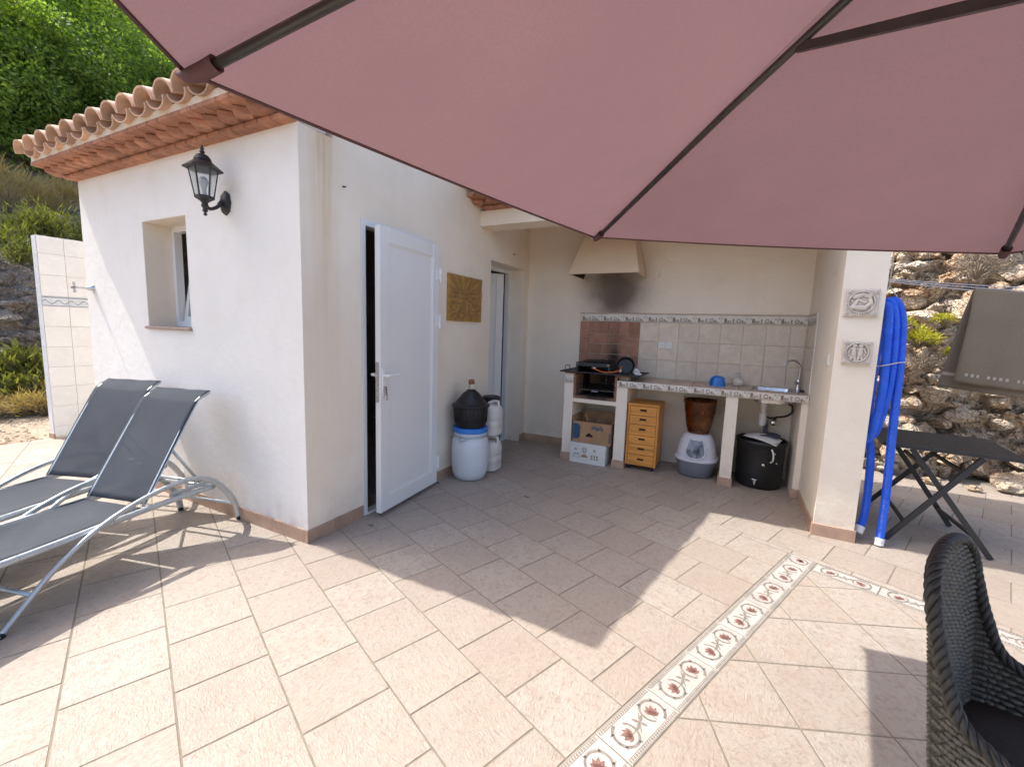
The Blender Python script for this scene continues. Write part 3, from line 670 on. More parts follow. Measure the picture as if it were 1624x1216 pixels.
# doors
def door_frame(D, xf_, dep, t=.05):
    b = MB(); y0, y1, z0, z1 = D
    b.box(xf_-dep, xf_, y0+.002, y0+t, .004, z1-.002); b.box(xf_-dep, xf_, y1-t, y1-.002, .004, z1-.002); b.box(xf_-dep, xf_, y0+t, y1-t, z1-t, z1-.002); b.box(xf_-dep, xf_+.004, y0+t, y1-t, .004, .018); return b
fr1 = door_frame(D1, X0+.006, .07, .042).build('door_frame', 'pvc', house)
def leaf(hx, hy, ang, w_, z0, z1, side, sgn=1):
    """door leaf local: u from hinge 0..w_, d thickness, then turned about z"""
    mt = Matrix.Translation((hx, hy, 0)) @ Matrix.Rotation(ang, 4, 'Z')
    b = MB(); T = .045; s_ = .095
    b.cbox(0, s_, 0, T, z0, z1, .004); b.cbox(w_-s_, w_, 0, T, z0, z1, .004); b.cbox(s_, w_-s_, 0, T, z0, z0+.12, .004); b.cbox(s_, w_-s_, 0, T, z1-.105, z1, .004)
    d = b.xf(mt).build('door', 'pvc', house)
    p = MB(); p.box(s_-.004, w_-s_+.004, .012, T-.012, z0+.11, z1-.1)
    for (a0, a1, c0, c1) in ((s_, s_+.012, z0+.12, z1-.105), (w_-s_-.012, w_-s_, z0+.12, z1-.105), (s_+.012, w_-s_-.012, z0+.12, z0+.132), (s_+.012, w_-s_-.012, z1-.117, z1-.105)): p.box(a0, a1, .006, T-.006, c0, c1)
    p.xf(mt).build('door_panel', 'pvc', d)
    return d, mt
ang1 = math.atan2(2.318-3.085, (-2.262)-(-2.322))     # hinge -> free edge
dleaf, m1 = leaf(-2.322, 3.085, ang1, .768, .035, 2.105, 1)
h = MB(); zc = 1.02
h.cbox(.725, .752, .045, .056, zc-.11, zc+.09, .003); h.tube(smooth_path([(.738, .056, zc+.045), (.738, .095, zc+.045), (.72, .10, zc+.045), (.62, .10, zc+.042)], 5), .0105, 8)
h.cbox(.725, .752, -.010, -.0005, zc-.11, zc+.09, .003); h.tube(smooth_path([(.738, -.01, zc+.045), (.738, -.05, zc+.045), (.72, -.055, zc+.045), (.62, -.055, zc+.042)], 5), .0105, 8)
h.xf(m1).build('handle', 'pvc', dleaf, 40)
k = MB(); k.tube([(.738, .056, zc-.045), (.738, .072, zc-.045)], .011, 10); k.cbox(.728, .748, .0715, .0745, zc-.095, zc-.045, .001); k.cbox(.728, .740, .0747, .0775, zc-.135, zc-.085, .001); k.xf(m1).build('key', 'steel', dleaf)
k = MB(); k.cbox(.7682, .7705, .006, .036, zc-.15, zc+.14, .001); k.cbox(.7682, .790, .013, .029, zc+.03, zc+.055, .003); k.xf(m1).build('lock_plate', 'steel', dleaf)
for z in (1.86, 1.47, .22):
    k = MB(); k.tube([(-.008, .052, z-.06), (-.008, .052, z-.004)], .010, 8); k.tube([(-.008, .052, z+.004), (-.008, .052, z+.06)], .010, 8); k.cbox(-.03, .045, .0455, .052, z-.045, z+.045, .002); k.xf(m1).build('hinge', 'pvc', dleaf)
# second door, set back in its opening and ajar inwards
XF2 = X0-.185
MB_ = door_frame(D2, XF2, .06, .045).build('door_frame', 'pvc', house)
d2, m2 = leaf(XF2-.045, D2[1]-.135, R(-90-40), .70, .03, 2.09, 1)
for z in (1.9, 1.35, .3):
    k = MB(); k.tube([(.0, -.008, z-.05), (0, -.008, z+.05)], .011, 8); k.cbox(-.02, .04, -.012, -.0005, z-.04, z+.04, .002); k.xf(m2).build('hinge', 'pvc', d2)
# barbecue hood
hb = [(-1.665, 4.60), (-.905, 4.60), (-.905, YB), (-1.665, YB)]; ht = [(-1.43, 4.84), (-1.09, 4.84), (-1.09, YB), (-1.43, YB)]
b = MB(); b.v = [(*p, 2.045) for p in hb]+[(*p, 2.80) for p in ht]; b.f = [(0, 1, 5, 4), (1, 2, 6, 5), (3, 0, 4, 7), (4, 5, 6, 7)]
t_ = .03; hi = [(-1.665+t_, 4.60+t_), (-.905-t_, 4.60+t_), (-.905-t_, YB-.001), (-1.665+t_, YB-.001)]; hti = [(-1.40, 4.87), (-1.12, 4.87), (-1.12, YB-.001), (-1.40, YB-.001)]
b.v += [(*p, 2.045) for p in hi]+[(*p, 2.78) for p in hti]; b.f += [(1, 0, 8, 9), (2, 1, 9, 10), (0, 3, 11, 8)]; b.mi = [0]*7; b.cur = 1
b.f += [(9, 8, 12, 13), (10, 9, 13, 14), (8, 11, 15, 12), (15, 14, 13, 12)]; b.mi += [1]*4
b.build('barbecue_hood', ['hood_bounce', 'soot_shade'], house)  # outer faces: plaster with warm floor-bounce shade mixed into its colour
# light switch, wall bracket and vent outline
b = MB(); b.cbox(XR-.010, XR-.0005, 3.872, 3.945, 1.235, 1.318, .002); b.cbox(XR-.014, XR-.0105, 3.885, 3.932, 1.25, 1.303, .002); b.build('light_switch', 'white', house)
for (y, z) in ((2.13, 2.31), (4.61, 2.29)): MB().tube([(X0+.0005, y, z), (X0+.025, y+.003, z-.004)], .005, 6).build('nail', 'black', house)
MB().cbox(.33, .47, YB-.004, YB-.0005, 2.105, 2.215, .001).build('cover_plate', 'plaster', house)
# ---------------------------------------------------------------- outdoor kitchen
def sooty(name, col):
    mt = M(name, col, .85, .2, 11, .4, 60, rnd=.14); nt = mt.node_tree; bs = nt.nodes['Principled BSDF']; src = bs.inputs['Base Color'].links[0].from_socket
    p = coords(nt, True); sp = _n(nt, 'ShaderNodeSeparateXYZ'); nt.links.new(p, sp.inputs[0]); X, Y, Z = sp.outputs
    g = mth(nt, 'MULTIPLY', gauss(nt, X, -1.215, .085), gauss(nt, Z, 1.02, .36)); g2 = mth(nt, 'MULTIPLY', gauss(nt, X, -1.28, .24), gauss(nt, Z, .80, .26))
    f = mth(nt, 'MULTIPLY', mth(nt, 'ADD', g, g2, True), ramp(nt, nz(nt, p, 9, 4), [(.25, .6), (.6, 1)]))
    nt.links.new(mixc(nt, f, src, (.022, .018, .016)), bs.inputs['Base Color']); return mt
MT['brick'] = sooty('fire_brick', (.36, .185, .12))
kit = thing('outdoor_kitchen', 'built-in tiled counter with brick barbecue bay and sink under the porch', 'kitchen counter', (-.5, 4.8, 0))
YF = 4.52; ZT = .932
sup = [(-1.615, -1.512), (-1.036, -.925), (-.006, .097), (.592, XR-.002)]
for i, (a, c) in enumerate(sup):
    MB().box(a, c, YF, YB-.002, -.003, .866).build('support', 'plaster', kit)
    MB().cbox(a-.010, min(c+.010, XR-.012), YF-.012, YF-.001, .0005, .084, .002).build('plinth_tile', 'base', kit)
    if i < 3:
        MB().cbox(c+.0005, c+.011, YF, YF+.26, .0005, .083, .002).build('plinth_tile', 'base', kit)
        if i: MB().cbox(a-.011, a-.0005, YF, YF+.26, .0005, .083, .002).build('plinth_tile', 'base', kit)
SK = (.20, .57, 4.665, 4.985)
b = wall_mesh([sup[1][0]+.002, XR-.003], [YF-.006, YB-.003], [SK], lambda u, d, z: (u, z, .922-d), .054); b.build('countertop', 'mortar', kit, recalc=True)
xs = [-1.034]+[-.94+.2063*k for k in range(8)]+[XR-.004]; xs = sorted(xs); ys = [YF-.012, 4.70, 4.885, YB-.014]
for i in range(len(xs)-1):
    for j in range(3):
        x0, x1, y0, y1 = xs[i]+.002, xs[i+1]-.002, ys[j]+.002, ys[j+1]-.002
        pieces = [(x0, x1, y0, y1)]
        if x1 > SK[0]-.01 and x0 < SK[1]+.01 and y1 > SK[2]-.01 and y0 < SK[3]+.01:
            pieces = []
            if x0 < SK[0]-.02: pieces.append((x0, SK[0]-.008, y0, y1))
            if x1 > SK[1]+.02: pieces.append((SK[1]+.008, x1, y0, y1))
            xa, xb = max(x0, SK[0]-.004), min(x1, SK[1]+.004)
            if y0 < SK[2]-.02: pieces.append((xa, xb, y0, SK[2]-.008))
            if y1 > SK[3]+.02: pieces.append((xa, xb, SK[3]+.008, y1))
        for (p, q, r_, s_) in pieces:
            if q-p > .012 and s_-r_ > .012: MB().cbox(p, q, r_, s_, .9225, ZT, .002).build('counter_tile', 'ctile', kit)
# printed border tiles
def village(L, Hh, seed):
    rr = random.Random(seed); b = MB(); k = L/.2565
    def poly(pts, c, d=.0006): b.cur = c; b.quadv([(x*k, -d, y) for x, y in pts])
    y0 = .012
    poly([(-.10, y0), (-.075, y0), (-.075, .043), (-.10, .043)], 0); poly([(-.104, .043), (-.071, .043), (-.0875, .060)], 0, .0008); poly([(-.072, y0), (-.05, y0), (-.05, .034), (-.072, .034)], 1)
    poly([(-.045, .014), (-.035, .014), (-.035, .03), (-.04, .038), (-.045, .03)], 0)
    poly([(-.022, .012), (-.006, .012), (-.004, .028), (-.014, .034), (-.024, .026)], 1); poly([(-.02, .034), (-.008, .034), (-.006, .046), (-.014, .052), (-.022, .046)], 0)
    for a in range(6): t0, t1 = math.pi*a/6, math.pi*(a+1)/6; poly([(.034+.022*math.cos(t0), .026+.026*math.sin(t0)), (.034+.022*math.cos(t1), .026+.026*math.sin(t1)), (.034+.014*math.cos(t1), .026+.018*math.sin(t1)), (.034+.014*math.cos(t0), .026+.018*math.sin(t0))], 0)
    poly([(.014, .012), (.054, .012), (.054, .025), (.014, .025)], 1); poly([(.06, .012), (.078, .012), (.078, .03), (.069, .04), (.06, .03)], 0); poly([(.082, .012), (.098, .012), (.098, .022), (.09, .027), (.082, .022)], 1)
    poly([(.100, .045), (.112, .043), (.115, .056), (.106, .062)], 1); poly([(-.118, .046), (-.108, .046), (-.107, .060), (-.116, .062)], 1)
    poly([(-.115, .004), (.115, .004), (.115, .009), (-.115, .009)], 0)
    return b.mesh('print', ['print_a', 'print_b'])
vil = {}
def border_tile(p, L, Hh, rz=0, t=.009):
    key = round(L, 3)
    if key not in vil: vil[key] = (MB().cbox(-L/2+.0015, L/2-.0015, 0, t, 0, Hh, .0015).mesh('border_tile', 'border'), village(L, Hh, 1))
    o = link('border_tile', vil[key][0], kit, Vector(p)-wloc(kit)); o.rotation_euler.z = rz; link('print', vil[key][1], o); return o
n = 7; L = (XR-.004-sup[1][0])/n
for k in range(n): border_tile((sup[1][0]+L*(k+.5), YF-.017, .8665), L, .0655)
border_tile(((sup[0][0]+sup[0][1])/2, YF-.0105, .867), .101, .064)
for k in range(9): border_tile((-1.645+.2542*(k+.5), YB-.0105, 1.556), .2542, .083)
for k in range(2): border_tile((XR-.0105, YB-.012-.2542*(k+.5), 1.556), .2542, .083, R(-90))
MB().cbox(-1.65, XR-.012, YB-.016, YB-.001, 1.6405, 1.654, .003).build('tile_trim', 'ctile', kit); MB().cbox(XR-.016, XR-.001, 4.54, YB-.0165, 1.6405, 1.654, .003).build('tile_trim', 'ctile', kit)
MB().cbox(XR-.012, XR-.001, 4.524, 4.5345, .934, 1.654, .002).build('tile_trim', 'border', kit)
for k in range(8):
    for j in range(3):
        x0 = -.94+.2063*k; x1 = min(x0+.2063, XR-.012); z0 = .934+.2065*j
        if x1-x0 < .03: continue
        MB().cbox(x0+.002, x1-.002, YB-.009, YB-.0005, z0+.002, min(z0+.2045, 1.5545), .002).build('wall_tile', 'wtile', kit)
for k in range(3):
    for j in range(3):
        y1 = YB-.0105-.2063*k; y0 = max(y1-.2063, 4.536); z0 = .934+.2065*j
        if y1-y0 > .03: MB().cbox(XR-.009, XR-.0005, y0+.002, y1-.002, z0+.002, min(z0+.2045, 1.5545), .002).build('wall_tile', 'wtile', kit)
# fire bricks behind the barbecue
def fb(x0, x1, z0, z1): MB().cbox(x0+.003, x1-.003, YB-.013, YB-.0005, z0+.003, z1-.003, .002).build('fire_brick', 'brick', kit)
z = 1.5545
for k in range(4): fb(-1.531+.1178*k, -1.531+.1178*(k+1), 1.413, z)
for side, (a, c) in enumerate(((-1.645, -1.531), (-1.06, -.942))):
    for k, (u, t_) in enumerate(((1.37, z), (1.165, 1.37), (.98, 1.165), (.73, .98))): fb(a, c, u, t_)
for k in range(5):
    z1 = 1.413-.118*k; z0 = z1-.118; cuts = [-1.531, -1.295, -1.06] if k % 2 == 0 else [-1.531, -1.375, -1.14, -1.06]
    for a, c in zip(cuts[:-1], cuts[1:]): fb(a, c, z0, z1)
MB().box(-1.531, -1.06, YB-.0125, YB-.0006, .70, .823).build('fire_back', 'soot_shade', kit)
MB().box(sup[0][1], sup[1][0], YF, YB-.014, .660, .703).build('fire_slab', 'plaster', kit)
for k in range(2): MB().cbox(-1.510+.236*k, -1.512+.236*(k+1), YF-.004, YF+.11, .7035, .731, .003).build('fire_brick', 'brick', kit)
MB().box(-1.505, -1.043, YF+.112, YB-.015, .7035, .722).build('fire_bed', 'soot_shade', kit)
for sd, x in ((1, sup[0][1]+.0005), (-1, sup[1][0]-.0265)):
    for k in range(2):
        for j in range(2): MB().cbox(x, x+.026, YF-.002+.262*j, YF+.258+.262*j, .7325+.118*k, .8475+.118*k, .003).build('fire_brick', 'brick' if j == 0 else 'soot_shade', kit)
for (a, c) in ((sup[0][0], sup[0][1]+.026), (sup[1][0]-.026, -.93)):
    MB().cbox(a, c, YF-.006, 4.75, 0.9685, .984, .003).build('fire_brick', 'brick', kit)
MB().box(sup[0][0]+.002, sup[0][1]-.002, YF+.001, 5.0, .8665, .968).build('support_cap', 'plaster', kit); MB().box(sup[1][0]+.002, -.935, 4.60, 4.74, .9325, .968).build('support_cap', 'mortar', kit)
# wire grid standing in the bay
b = MB(); gx0, gx1, gy0, gy1, gz = -1.46, -1.09, 4.60, 4.95, .80
for k in range(13): x = gx0+(gx1-gx0)*k/12; b.tube([(x, gy0, gz), (x, gy1, gz)], .0022, 5)
for y in (gy0, (gy0+gy1)/2, gy1): b.tube([(gx0-.012, y, .7225), (gx0, y, gz-.004), (gx1, y, gz-.004), (gx1+.012, y, .7225)], .003, 6)
b.tube([(-1.34, gy0, gz), (-1.32, gy0-.05, gz-.012), (-1.25, gy0-.05, gz-.012), (-1.23, gy0, gz)], .003, 6)
tag(b.build('grill_rack', 'steel'), 'wire grill rack standing in the sooty brick barbecue bay', 'grill rack')
# sockets
for k in range(2):
    c = V(-.693+.075*k, YB-.0095, 1.31); b = MB(); b.cbox(c.x-.036, c.x+.036, c.y-.007, c.y, c.z-.038, c.z+.038, .002); s_ = b.build('socket', 'white', kit)
    b = MB(); b.lathe([(.024, 0), (.024, .003), (.021, .003), (.020, .0012), (0.0001, .001)], 18, cap=False); b.xf(Matrix.Translation((c.x, c.y-.0072, c.z)) @ Matrix.Rotation(R(90), 4, 'X')); so_ = b.build('socket_face', 'white', s_)
    b = MB()
    for q in (-1, 1): b.tube([(c.x+q*.008, c.y-.0086, c.z), (c.x+q*.008, c.y-.0095, c.z)], .003, 6)
    b.build('socket_hole', 'black', s_)
# sink, faucet, drain
def rrect(x0, x1, y0, y1, r, n=5):
    o = []
    for cx, cy, a in ((x1-r, y1-r, 0), (x0+r, y1-r, 90), (x0+r, y0+r, 180), (x1-r, y0+r, 270)):
        for k in range(n+1): t = R(a+90*k/n); o.append((cx+r*math.cos(t), cy+r*math.sin(t)))
    return o
b = MB(); rings = [(rrect(SK[0]-.022, SK[1]+.022, SK[2]-.022, SK[3]+.022, .05), ZT+.001), (rrect(SK[0]-.018, SK[1]+.018, SK[2]-.018, SK[3]+.018, .05), ZT+.007), (rrect(SK[0]+.012, SK[1]-.012, SK[2]+.012, SK[3]-.012, .06), ZT+.005), (rrect(SK[0]+.02, SK[1]-.02, SK[2]+.02, SK[3]-.02, .06), ZT-.02), (rrect(SK[0]+.04, SK[1]-.04, SK[2]+.04, SK[3]-.04, .07), ZT-.12), (rrect(SK[0]+.15, SK[1]-.15, SK[2]+.13, SK[3]-.13, .02), ZT-.135)]
for p, z in rings: b.v += [(x, y, z) for x, y in p]
nn = len(rings[0][0])
for k in range(len(rings)-1):
    for j in range(nn): b.f.append((k*nn+j, k*nn+(j+1) % nn, (k+1)*nn+(j+1) % nn, (k+1)*nn+j))
b.f.append(tuple(5*nn+j for j in range(nn))); b.mi = [0]*len(b.f); b.build('sink', 'steel', kit, 40)
fx, fy = .60, 4.945
fa = MB(); fa.lathe([(.026, 0), (.026, .012), (.022, .02), (.021, .07), (.024, .09), (.018, .105), (.012, .115)], 16, (fx, fy, ZT)); fa.tube(smooth_path([(fx, fy, ZT+.10), (fx+.005, fy, ZT+.17), (fx-.005, fy-.005, ZT+.245), (fx-.05, fy-.025, ZT+.285), (fx-.11, fy-.05, ZT+.275), (fx-.14, fy-.06, ZT+.235)], 6), .0095, 10); fau = fa.build('faucet', 'chrome', kit, 50)
fa = MB(); fa.tube([(fx-.01, fy-.02, ZT+.07), (fx-.03, fy-.055, ZT+.085), (fx-.04, fy-.085, ZT+.075)], [.013, .010, .007], 8); fa.build('lever', 'chrome', fau, 50)
MB().lathe([(.026, 0), (.026, .008), (.017, .015), (.016, .022), (.004, .024)], 14, (.62, 4.80, ZT)).build('sink_plug', 'black', kit, 50)
b = MB(); b.lathe([(.028, 0), (.034, -.01), (.030, -.03), (.024, -.04), (.024, -.10), (.034, -.105), (.036, -.16), (.030, -.225), (.012, -.23)], 16, (.33, 4.88, .793)); b.build('drain_trap', 'white', kit, 50, recalc=True)
b = MB(); b.tube(smooth_path([(.352, 4.88, .66), (.40, 4.90, .645), (.46, 4.93, .655), (.53, 4.95, .67), (.575, 4.95, .71), (.572, 4.95, .775), (.53, 4.94, .80), (.50, 4.93, .90)], 6), .010, 8); b.tube(smooth_path([(.45, 4.93, .655), (.44, 4.98, .61), (.435, YB-.004, .60)], 5), .010, 8); b.build('supply_pipe', 'black', kit, 50)
MB().lathe([(.024, 0), (.024, .018), (.015, .022)], 14).xf(Matrix.Translation((.435, 4.985, .585)) @ Matrix.Rotation(R(90), 4, 'X')).build('stop_valve', 'chrome', kit, 50)
MB().tube(smooth_path([(.37, 4.93, .60), (.375, 5.0, .56), (.378, 5.04, .50), (.378, 5.045, .02)], 6), .022, 10).build('waste_pipe', 'littergrey', kit, 50)

# ---------------------------------------------------------------- things on and under the counter
t = thing('barbecue_tray', 'flat black barbecue tray with wire handle lying over the brick bay', 'tray', (-1.24, 4.74, .985))
b = MB(); b.cbox(-1.655, -.80, 4.47, 4.985, .9850, .9885, .001); 
for (p, q) in (((-1.655, 4.47), (-.80, 4.47)), ((-.80, 4.47), (-.80, 4.985)), ((-.80, 4.985), (-1.655, 4.985)), ((-1.655, 4.985), (-1.655, 4.47))): b.tube([(p[0], p[1], .993), (q[0], q[1], .993)], .0065, 6)
b.build('tray', 'black', t)
MB().tube(smooth_path([(-1.652, 4.62, .995), (-1.655, 4.63, 1.035), (-1.655, 4.65, 1.043), (-1.655, 4.75, 1.043), (-1.655, 4.77, 1.035), (-1.652, 4.78, .995)], 4), .004, 6).build('handle', 'black', t)
t = thing('gas_burner', 'black gas burner box with open front on the barbecue tray', 'gas burner', (-1.30, 4.78, .989))
b = MB(); b.cbox(-1.52, -1.14, 4.60, 4.97, 1.078, 1.094, .003); b.cbox(-1.52, -1.495, 4.60, 4.97, .9893, 1.077, .002); b.cbox(-1.165, -1.14, 4.60, 4.97, .9893, 1.077, .002); b.box(-1.494, -1.166, 4.95, 4.968, .9893, 1.0775); b.cbox(-1.52, -1.14, 4.594, 4.5995, 1.052, 1.092, .001); b.build('housing', 'black', t)
b = MB(); b.lathe([(.155, 0), (.165, .012), (.15, .02), (.06, .018), (.05, .026), (0.001, .026)], 28, (-1.33, 4.80, 1.0945)); b.build('burner_ring', 'black', t, 40)
for x in (-1.50, -1.16): MB().tube([(x, 4.593, 1.075), (x, 4.588, 1.075)], .006, 8).build('bolt', 'steel', t)
b = MB(); b.tube(smooth_path([(-1.34, 4.60, 1.035), (-1.29, 4.57, 1.028), (-1.22, 4.55, 1.008), (-1.13, 4.55, 1.006), (-1.04, 4.57, 1.03), (-1.02, 4.62, 1.075)], 7), .0075, 8); b.build('gas_hose', 'orange', t, True)
b = MB(); b.lathe([(.011, 0), (.013, .004), (.013, .03), (.009, .034)], 12).xf(Matrix.Translation((-1.33, 4.60, 1.035)) @ Matrix.Rotation(R(-90), 4, 'X') @ Matrix.Rotation(R(90), 4, 'Y')); b.build('valve_knob', 'white', t, 50)
MB().lathe([(.016, 0), (.016, .018), (.011, .021)], 12).xf(Matrix.Translation((-1.03, 4.60, 1.03)) @ Matrix.Rotation(R(90), 4, 'X')).build('valve_knob', 'white', t, 50)
t = thing('paella_pan', 'black iron pan leaning against the gas burner', 'pan', (-1.03, 4.66, .989))
b = MB(); b.lathe([(0.001, -.012), (.075, -.012), (.095, .014), (.098, .014), (.078, -.016), (.0011, -.016)], 28, cap=False); b.xf(Matrix.Translation((-1.00, 4.70, 1.076)) @ Matrix.Rotation(R(72), 4, 'X') @ Matrix.Rotation(R(10), 4, 'Y')); b.build('pan_body', 'blackp', t, 50)
def crumple(c, r, seed, sx=1, sy=1, sz=.7, amp=.5):
    bm = bmesh.new(); bmesh.ops.create_icosphere(bm, subdivisions=3, radius=1)
    for v_ in bm.verts:
        d = noise.voronoi(v_.co*1.4+V(seed, 0, 0))[0]; k = 1+amp*(d[1]-d[0])-.2*amp; v_.co = Vector((c[0]+v_.co.x*k*r*sx, c[1]+v_.co.y*k*r*sy, max(c[2]+v_.co.z*k*r*sz, c[2]-r*sz*.9)))
    return MB().bm(bm)
tag(crumple((-.90, 4.74, 1.022), .045, 3, 1, .9, .8).build('paper_wad', 'paper'), 'crumpled white paper on the right end of the tray', 'paper')
tag(crumple((-.85, 4.62, 1.006), .026, 8, 1.4, 1, .7).build('paper_wad', 'paper'), 'small crumpled paper scrap at the front corner of the tray', 'paper')
# blue bowl turned over
b = MB(); b.lathe([(.074, 0), (.072, .01), (.066, .05), (.058, .082), (.040, .098), (.001, .104)], 22, (-.095, 4.78, ZT), 1.0, .85, 2.6, cap=False)
tub = thing('plastic_scoop', 'bright blue plastic scoop tub standing on the counter', 'scoop', (-.095, 4.78, ZT)); b.build('tub', 'bluep', tub, 50); MB().tube(smooth_path([(-.15, 4.73, ZT+.012), (-.166, 4.712, ZT+.03), (-.155, 4.72, ZT+.075), (-.12, 4.75, ZT+.10)], 5), .007, 8).build('handle', 'bluep', tub, True)
sp_ = thing('soap_dispenser', 'round cream soap dispenser with pump beside the sink', 'soap dispenser', (.085, 4.93, ZT))
MB().lathe([(.040, 0), (.052, .008), (.057, .03), (.052, .055), (.035, .072), (.016, .08), (.0155, .088)], 22, (.085, 4.93, ZT)).build('bottle', 'ceramic', sp_, 50)
b = MB(); b.lathe([(.016, .089), (.016, .098), (.006, .10), (.006, .125)], 12, (.085, 4.93, ZT)); b.tube([(.10, 4.93, ZT+.128), (.07, 4.925, ZT+.128), (.042, 4.92, ZT+.118)], [.009, .008, .005], 8); b.build('pump', 'steel', sp_, 50)
# cardboard boxes
def carton(name, label, x0, x1, y0, y1, z0, z1, mat, flaps, rz=0):
    t = thing(name, label, 'box', ((x0+x1)/2, (y0+y1)/2, z0)); T = .005; b = MB()
    b.box(x0, x1, y0, y0+T, z0, z1); b.box(x0, x1, y1-T, y1, z0, z1); b.box(x0, x0+T, y0+T, y1-T, z0, z1); b.box(x1-T, x1, y0+T, y1-T, z0, z1); b.box(x0+T, x1-T, y0+T, y1-T, z0, z0+T)
    if not flaps: b.box(x0+T, x1-T, y0+T, y1-T, z1-T-.002, z1-.002)
    b.build('carton', mat, t); return t
wb = carton('fruit_carton', 'white printed fruit carton on the floor under a brown carton', -1.50, -1.105, 4.475, 4.76, .001, .222, 'cardw', False)
def flat(pts, y, mat, par, name='print'):
    b = MB()
    for poly in pts: b.quadv([(x, y, z) for x, z in poly])
    return b.build(name, mat, par)
def hole_pear(cx, cz, s): return [(cx-s*.9, cz-s*.5), (cx+s*.9, cz-s*.5), (cx+s*.95, cz-.1*s), (cx+s*.35, cz+.35*s), (cx, cz+s*.6), (cx-s*.35, cz+.35*s), (cx-s*.95, cz-.1*s)]
flat([hole_pear(-1.335, .085, .038)], 4.4743, 'card', wb); 
def ringp(cx, cz, r0_, r1_, n=12): return [[(cx+r0_*math.cos(R(360*k/n)), cz+r0_*math.sin(R(360*k/n))), (cx+r1_*math.cos(R(360*k/n)), cz+r1_*math.sin(R(360*k/n))), (cx+r1_*math.cos(R(360*(k+1)/n)), cz+r1_*math.sin(R(360*(k+1)/n))), (cx+r0_*math.cos(R(360*(k+1)/n)), cz+r0_*math.sin(R(360*(k+1)/n)))] for k in range(n)]
def rectp(x0, x1, z0, z1): return [(x0, z0), (x1, z0), (x1, z1), (x0, z1)]
inkp = ringp(-1.435, .15, .006, .013)+ringp(-1.225, .155, .006, .013)+ringp(-1.335, .155, .022, .026)+ringp(-1.345, .158, .004, .008)+ringp(-1.325, .158, .004, .008)+[rectp(-1.347, -1.343, .125, .145), rectp(-1.328, -1.324, .125, .145), rectp(-1.36, -1.31, .120, .124)]
inkp += [rectp(-1.465, -1.385, .088, .091), rectp(-1.465, -1.385, .060, .063), rectp(-1.465, -1.462, .063, .088), rectp(-1.388, -1.385, .063, .088), rectp(-1.46, -1.40, .100, .106)]
inkp += [rectp(-1.26+.03*a, -1.243+.03*a, .055+.028*c, .073+.028*c) for a in range(3) for c in range(2)]
stuff(flat(inkp, 4.4740, 'ink_brown', wb))
bb = carton('fruit_carton', 'open brown fruit carton full of sticks, stacked on the white carton', -1.485, -1.065, 4.50, 4.83, .2235, .455, 'card', True)
for pg in ([(-1.482, .26), (-1.43, .26), (-1.405, .28), (-1.40, .40), (-1.43, .43), (-1.482, .43)], rectp(-1.085, -1.067, .25, .36)): flat([pg], 4.4993, 'ink_blue', bb)
flat([hole_pear(-1.30, .315, .042)], 4.4990, 'soot_shade', bb)  # dark patch drawn for the shade inside the hand hole
me = text_mesh('fyffes', .062, 'ink_blue', 'lettering', .001); o = link('lettering', me, bb); o.location = V(-1.215, 4.4985, .395)-wloc(bb); o.rotation_euler = (R(90), R(180), 0)
b = MB()
b.quadv([(-1.483, 4.502, .455), (-1.483, 4.828, .455), (-1.50, 4.81, .51), (-1.505, 4.54, .505)]); b.quadv([(-1.067, 4.828, .455), (-1.067, 4.502, .455), (-1.045, 4.52, .487), (-1.05, 4.80, .49)]); b.quadv([(-1.48, 4.826, .455), (-1.07, 4.826, .455), (-1.09, 4.86, .53), (-1.46, 4.86, .53)])
fl = b.build('flap', 'card', bb); sm = fl.modifiers.new('t', 'SOLIDIFY'); sm.thickness = .004
rk = random.Random(12); st_ = thing('firewood', 'bundle of broken sticks in the brown carton', 'firewood', (-1.28, 4.66, .2290))
for k in range(11):
    x = -1.45+.032*k+rk.uniform(-.01, .01); y = rk.uniform(4.57, 4.77); p0 = V(x, y, .231); p1 = V(min(-1.09, max(-1.46, x+rk.uniform(-.06, .06))), y+rk.uniform(-.03, .03), .42+rk.uniform(0, .09)); MB().tube([p0, (p0+p1)/2+V(rk.uniform(-.01, .01), 0, 0), p1], [.008, .007, .005], 5).build('stick', 'twig', st_)
MB().beam((-1.33, 4.66, .24), (-1.375, 4.60, .525), .02, .008).build('stick', 'pine', st_)
# drawer cabinet
cb = thing('drawer_cabinet', 'pine drawer cabinet on castors with six drawers under the counter', 'cabinet', (-.757, 4.75, 0)); cx0, cx1, cy0, cy1, cz0, cz1 = -.912, -.600, 4.55, 4.93, .05, .705
b = MB(); b.cbox(cx0, cx0+.022, cy0, cy1, cz0, cz1-.0205, .002); b.cbox(cx1-.022, cx1, cy0, cy1, cz0, cz1-.0205, .002); b.build('side_panel', 'pinev', cb)
MB().cbox(cx0-.004, cx1+.004, cy0-.006, cy1+.002, cz1-.02, cz1, .003).build('top_panel', 'pine', cb); MB().box(cx0+.0225, cx1-.0225, cy0+.015, cy1-.02, cz0+.001, cz0+.018).build('bottom_panel', 'pine', cb); MB().box(cx0+.0225, cx1-.0225, cy1-.018, cy1-.004, cz0, cz1-.021).build('back_panel', 'pine', cb)
hs_ = [.098, .092, .112, .092, .110, .114]; z = cz1-.025
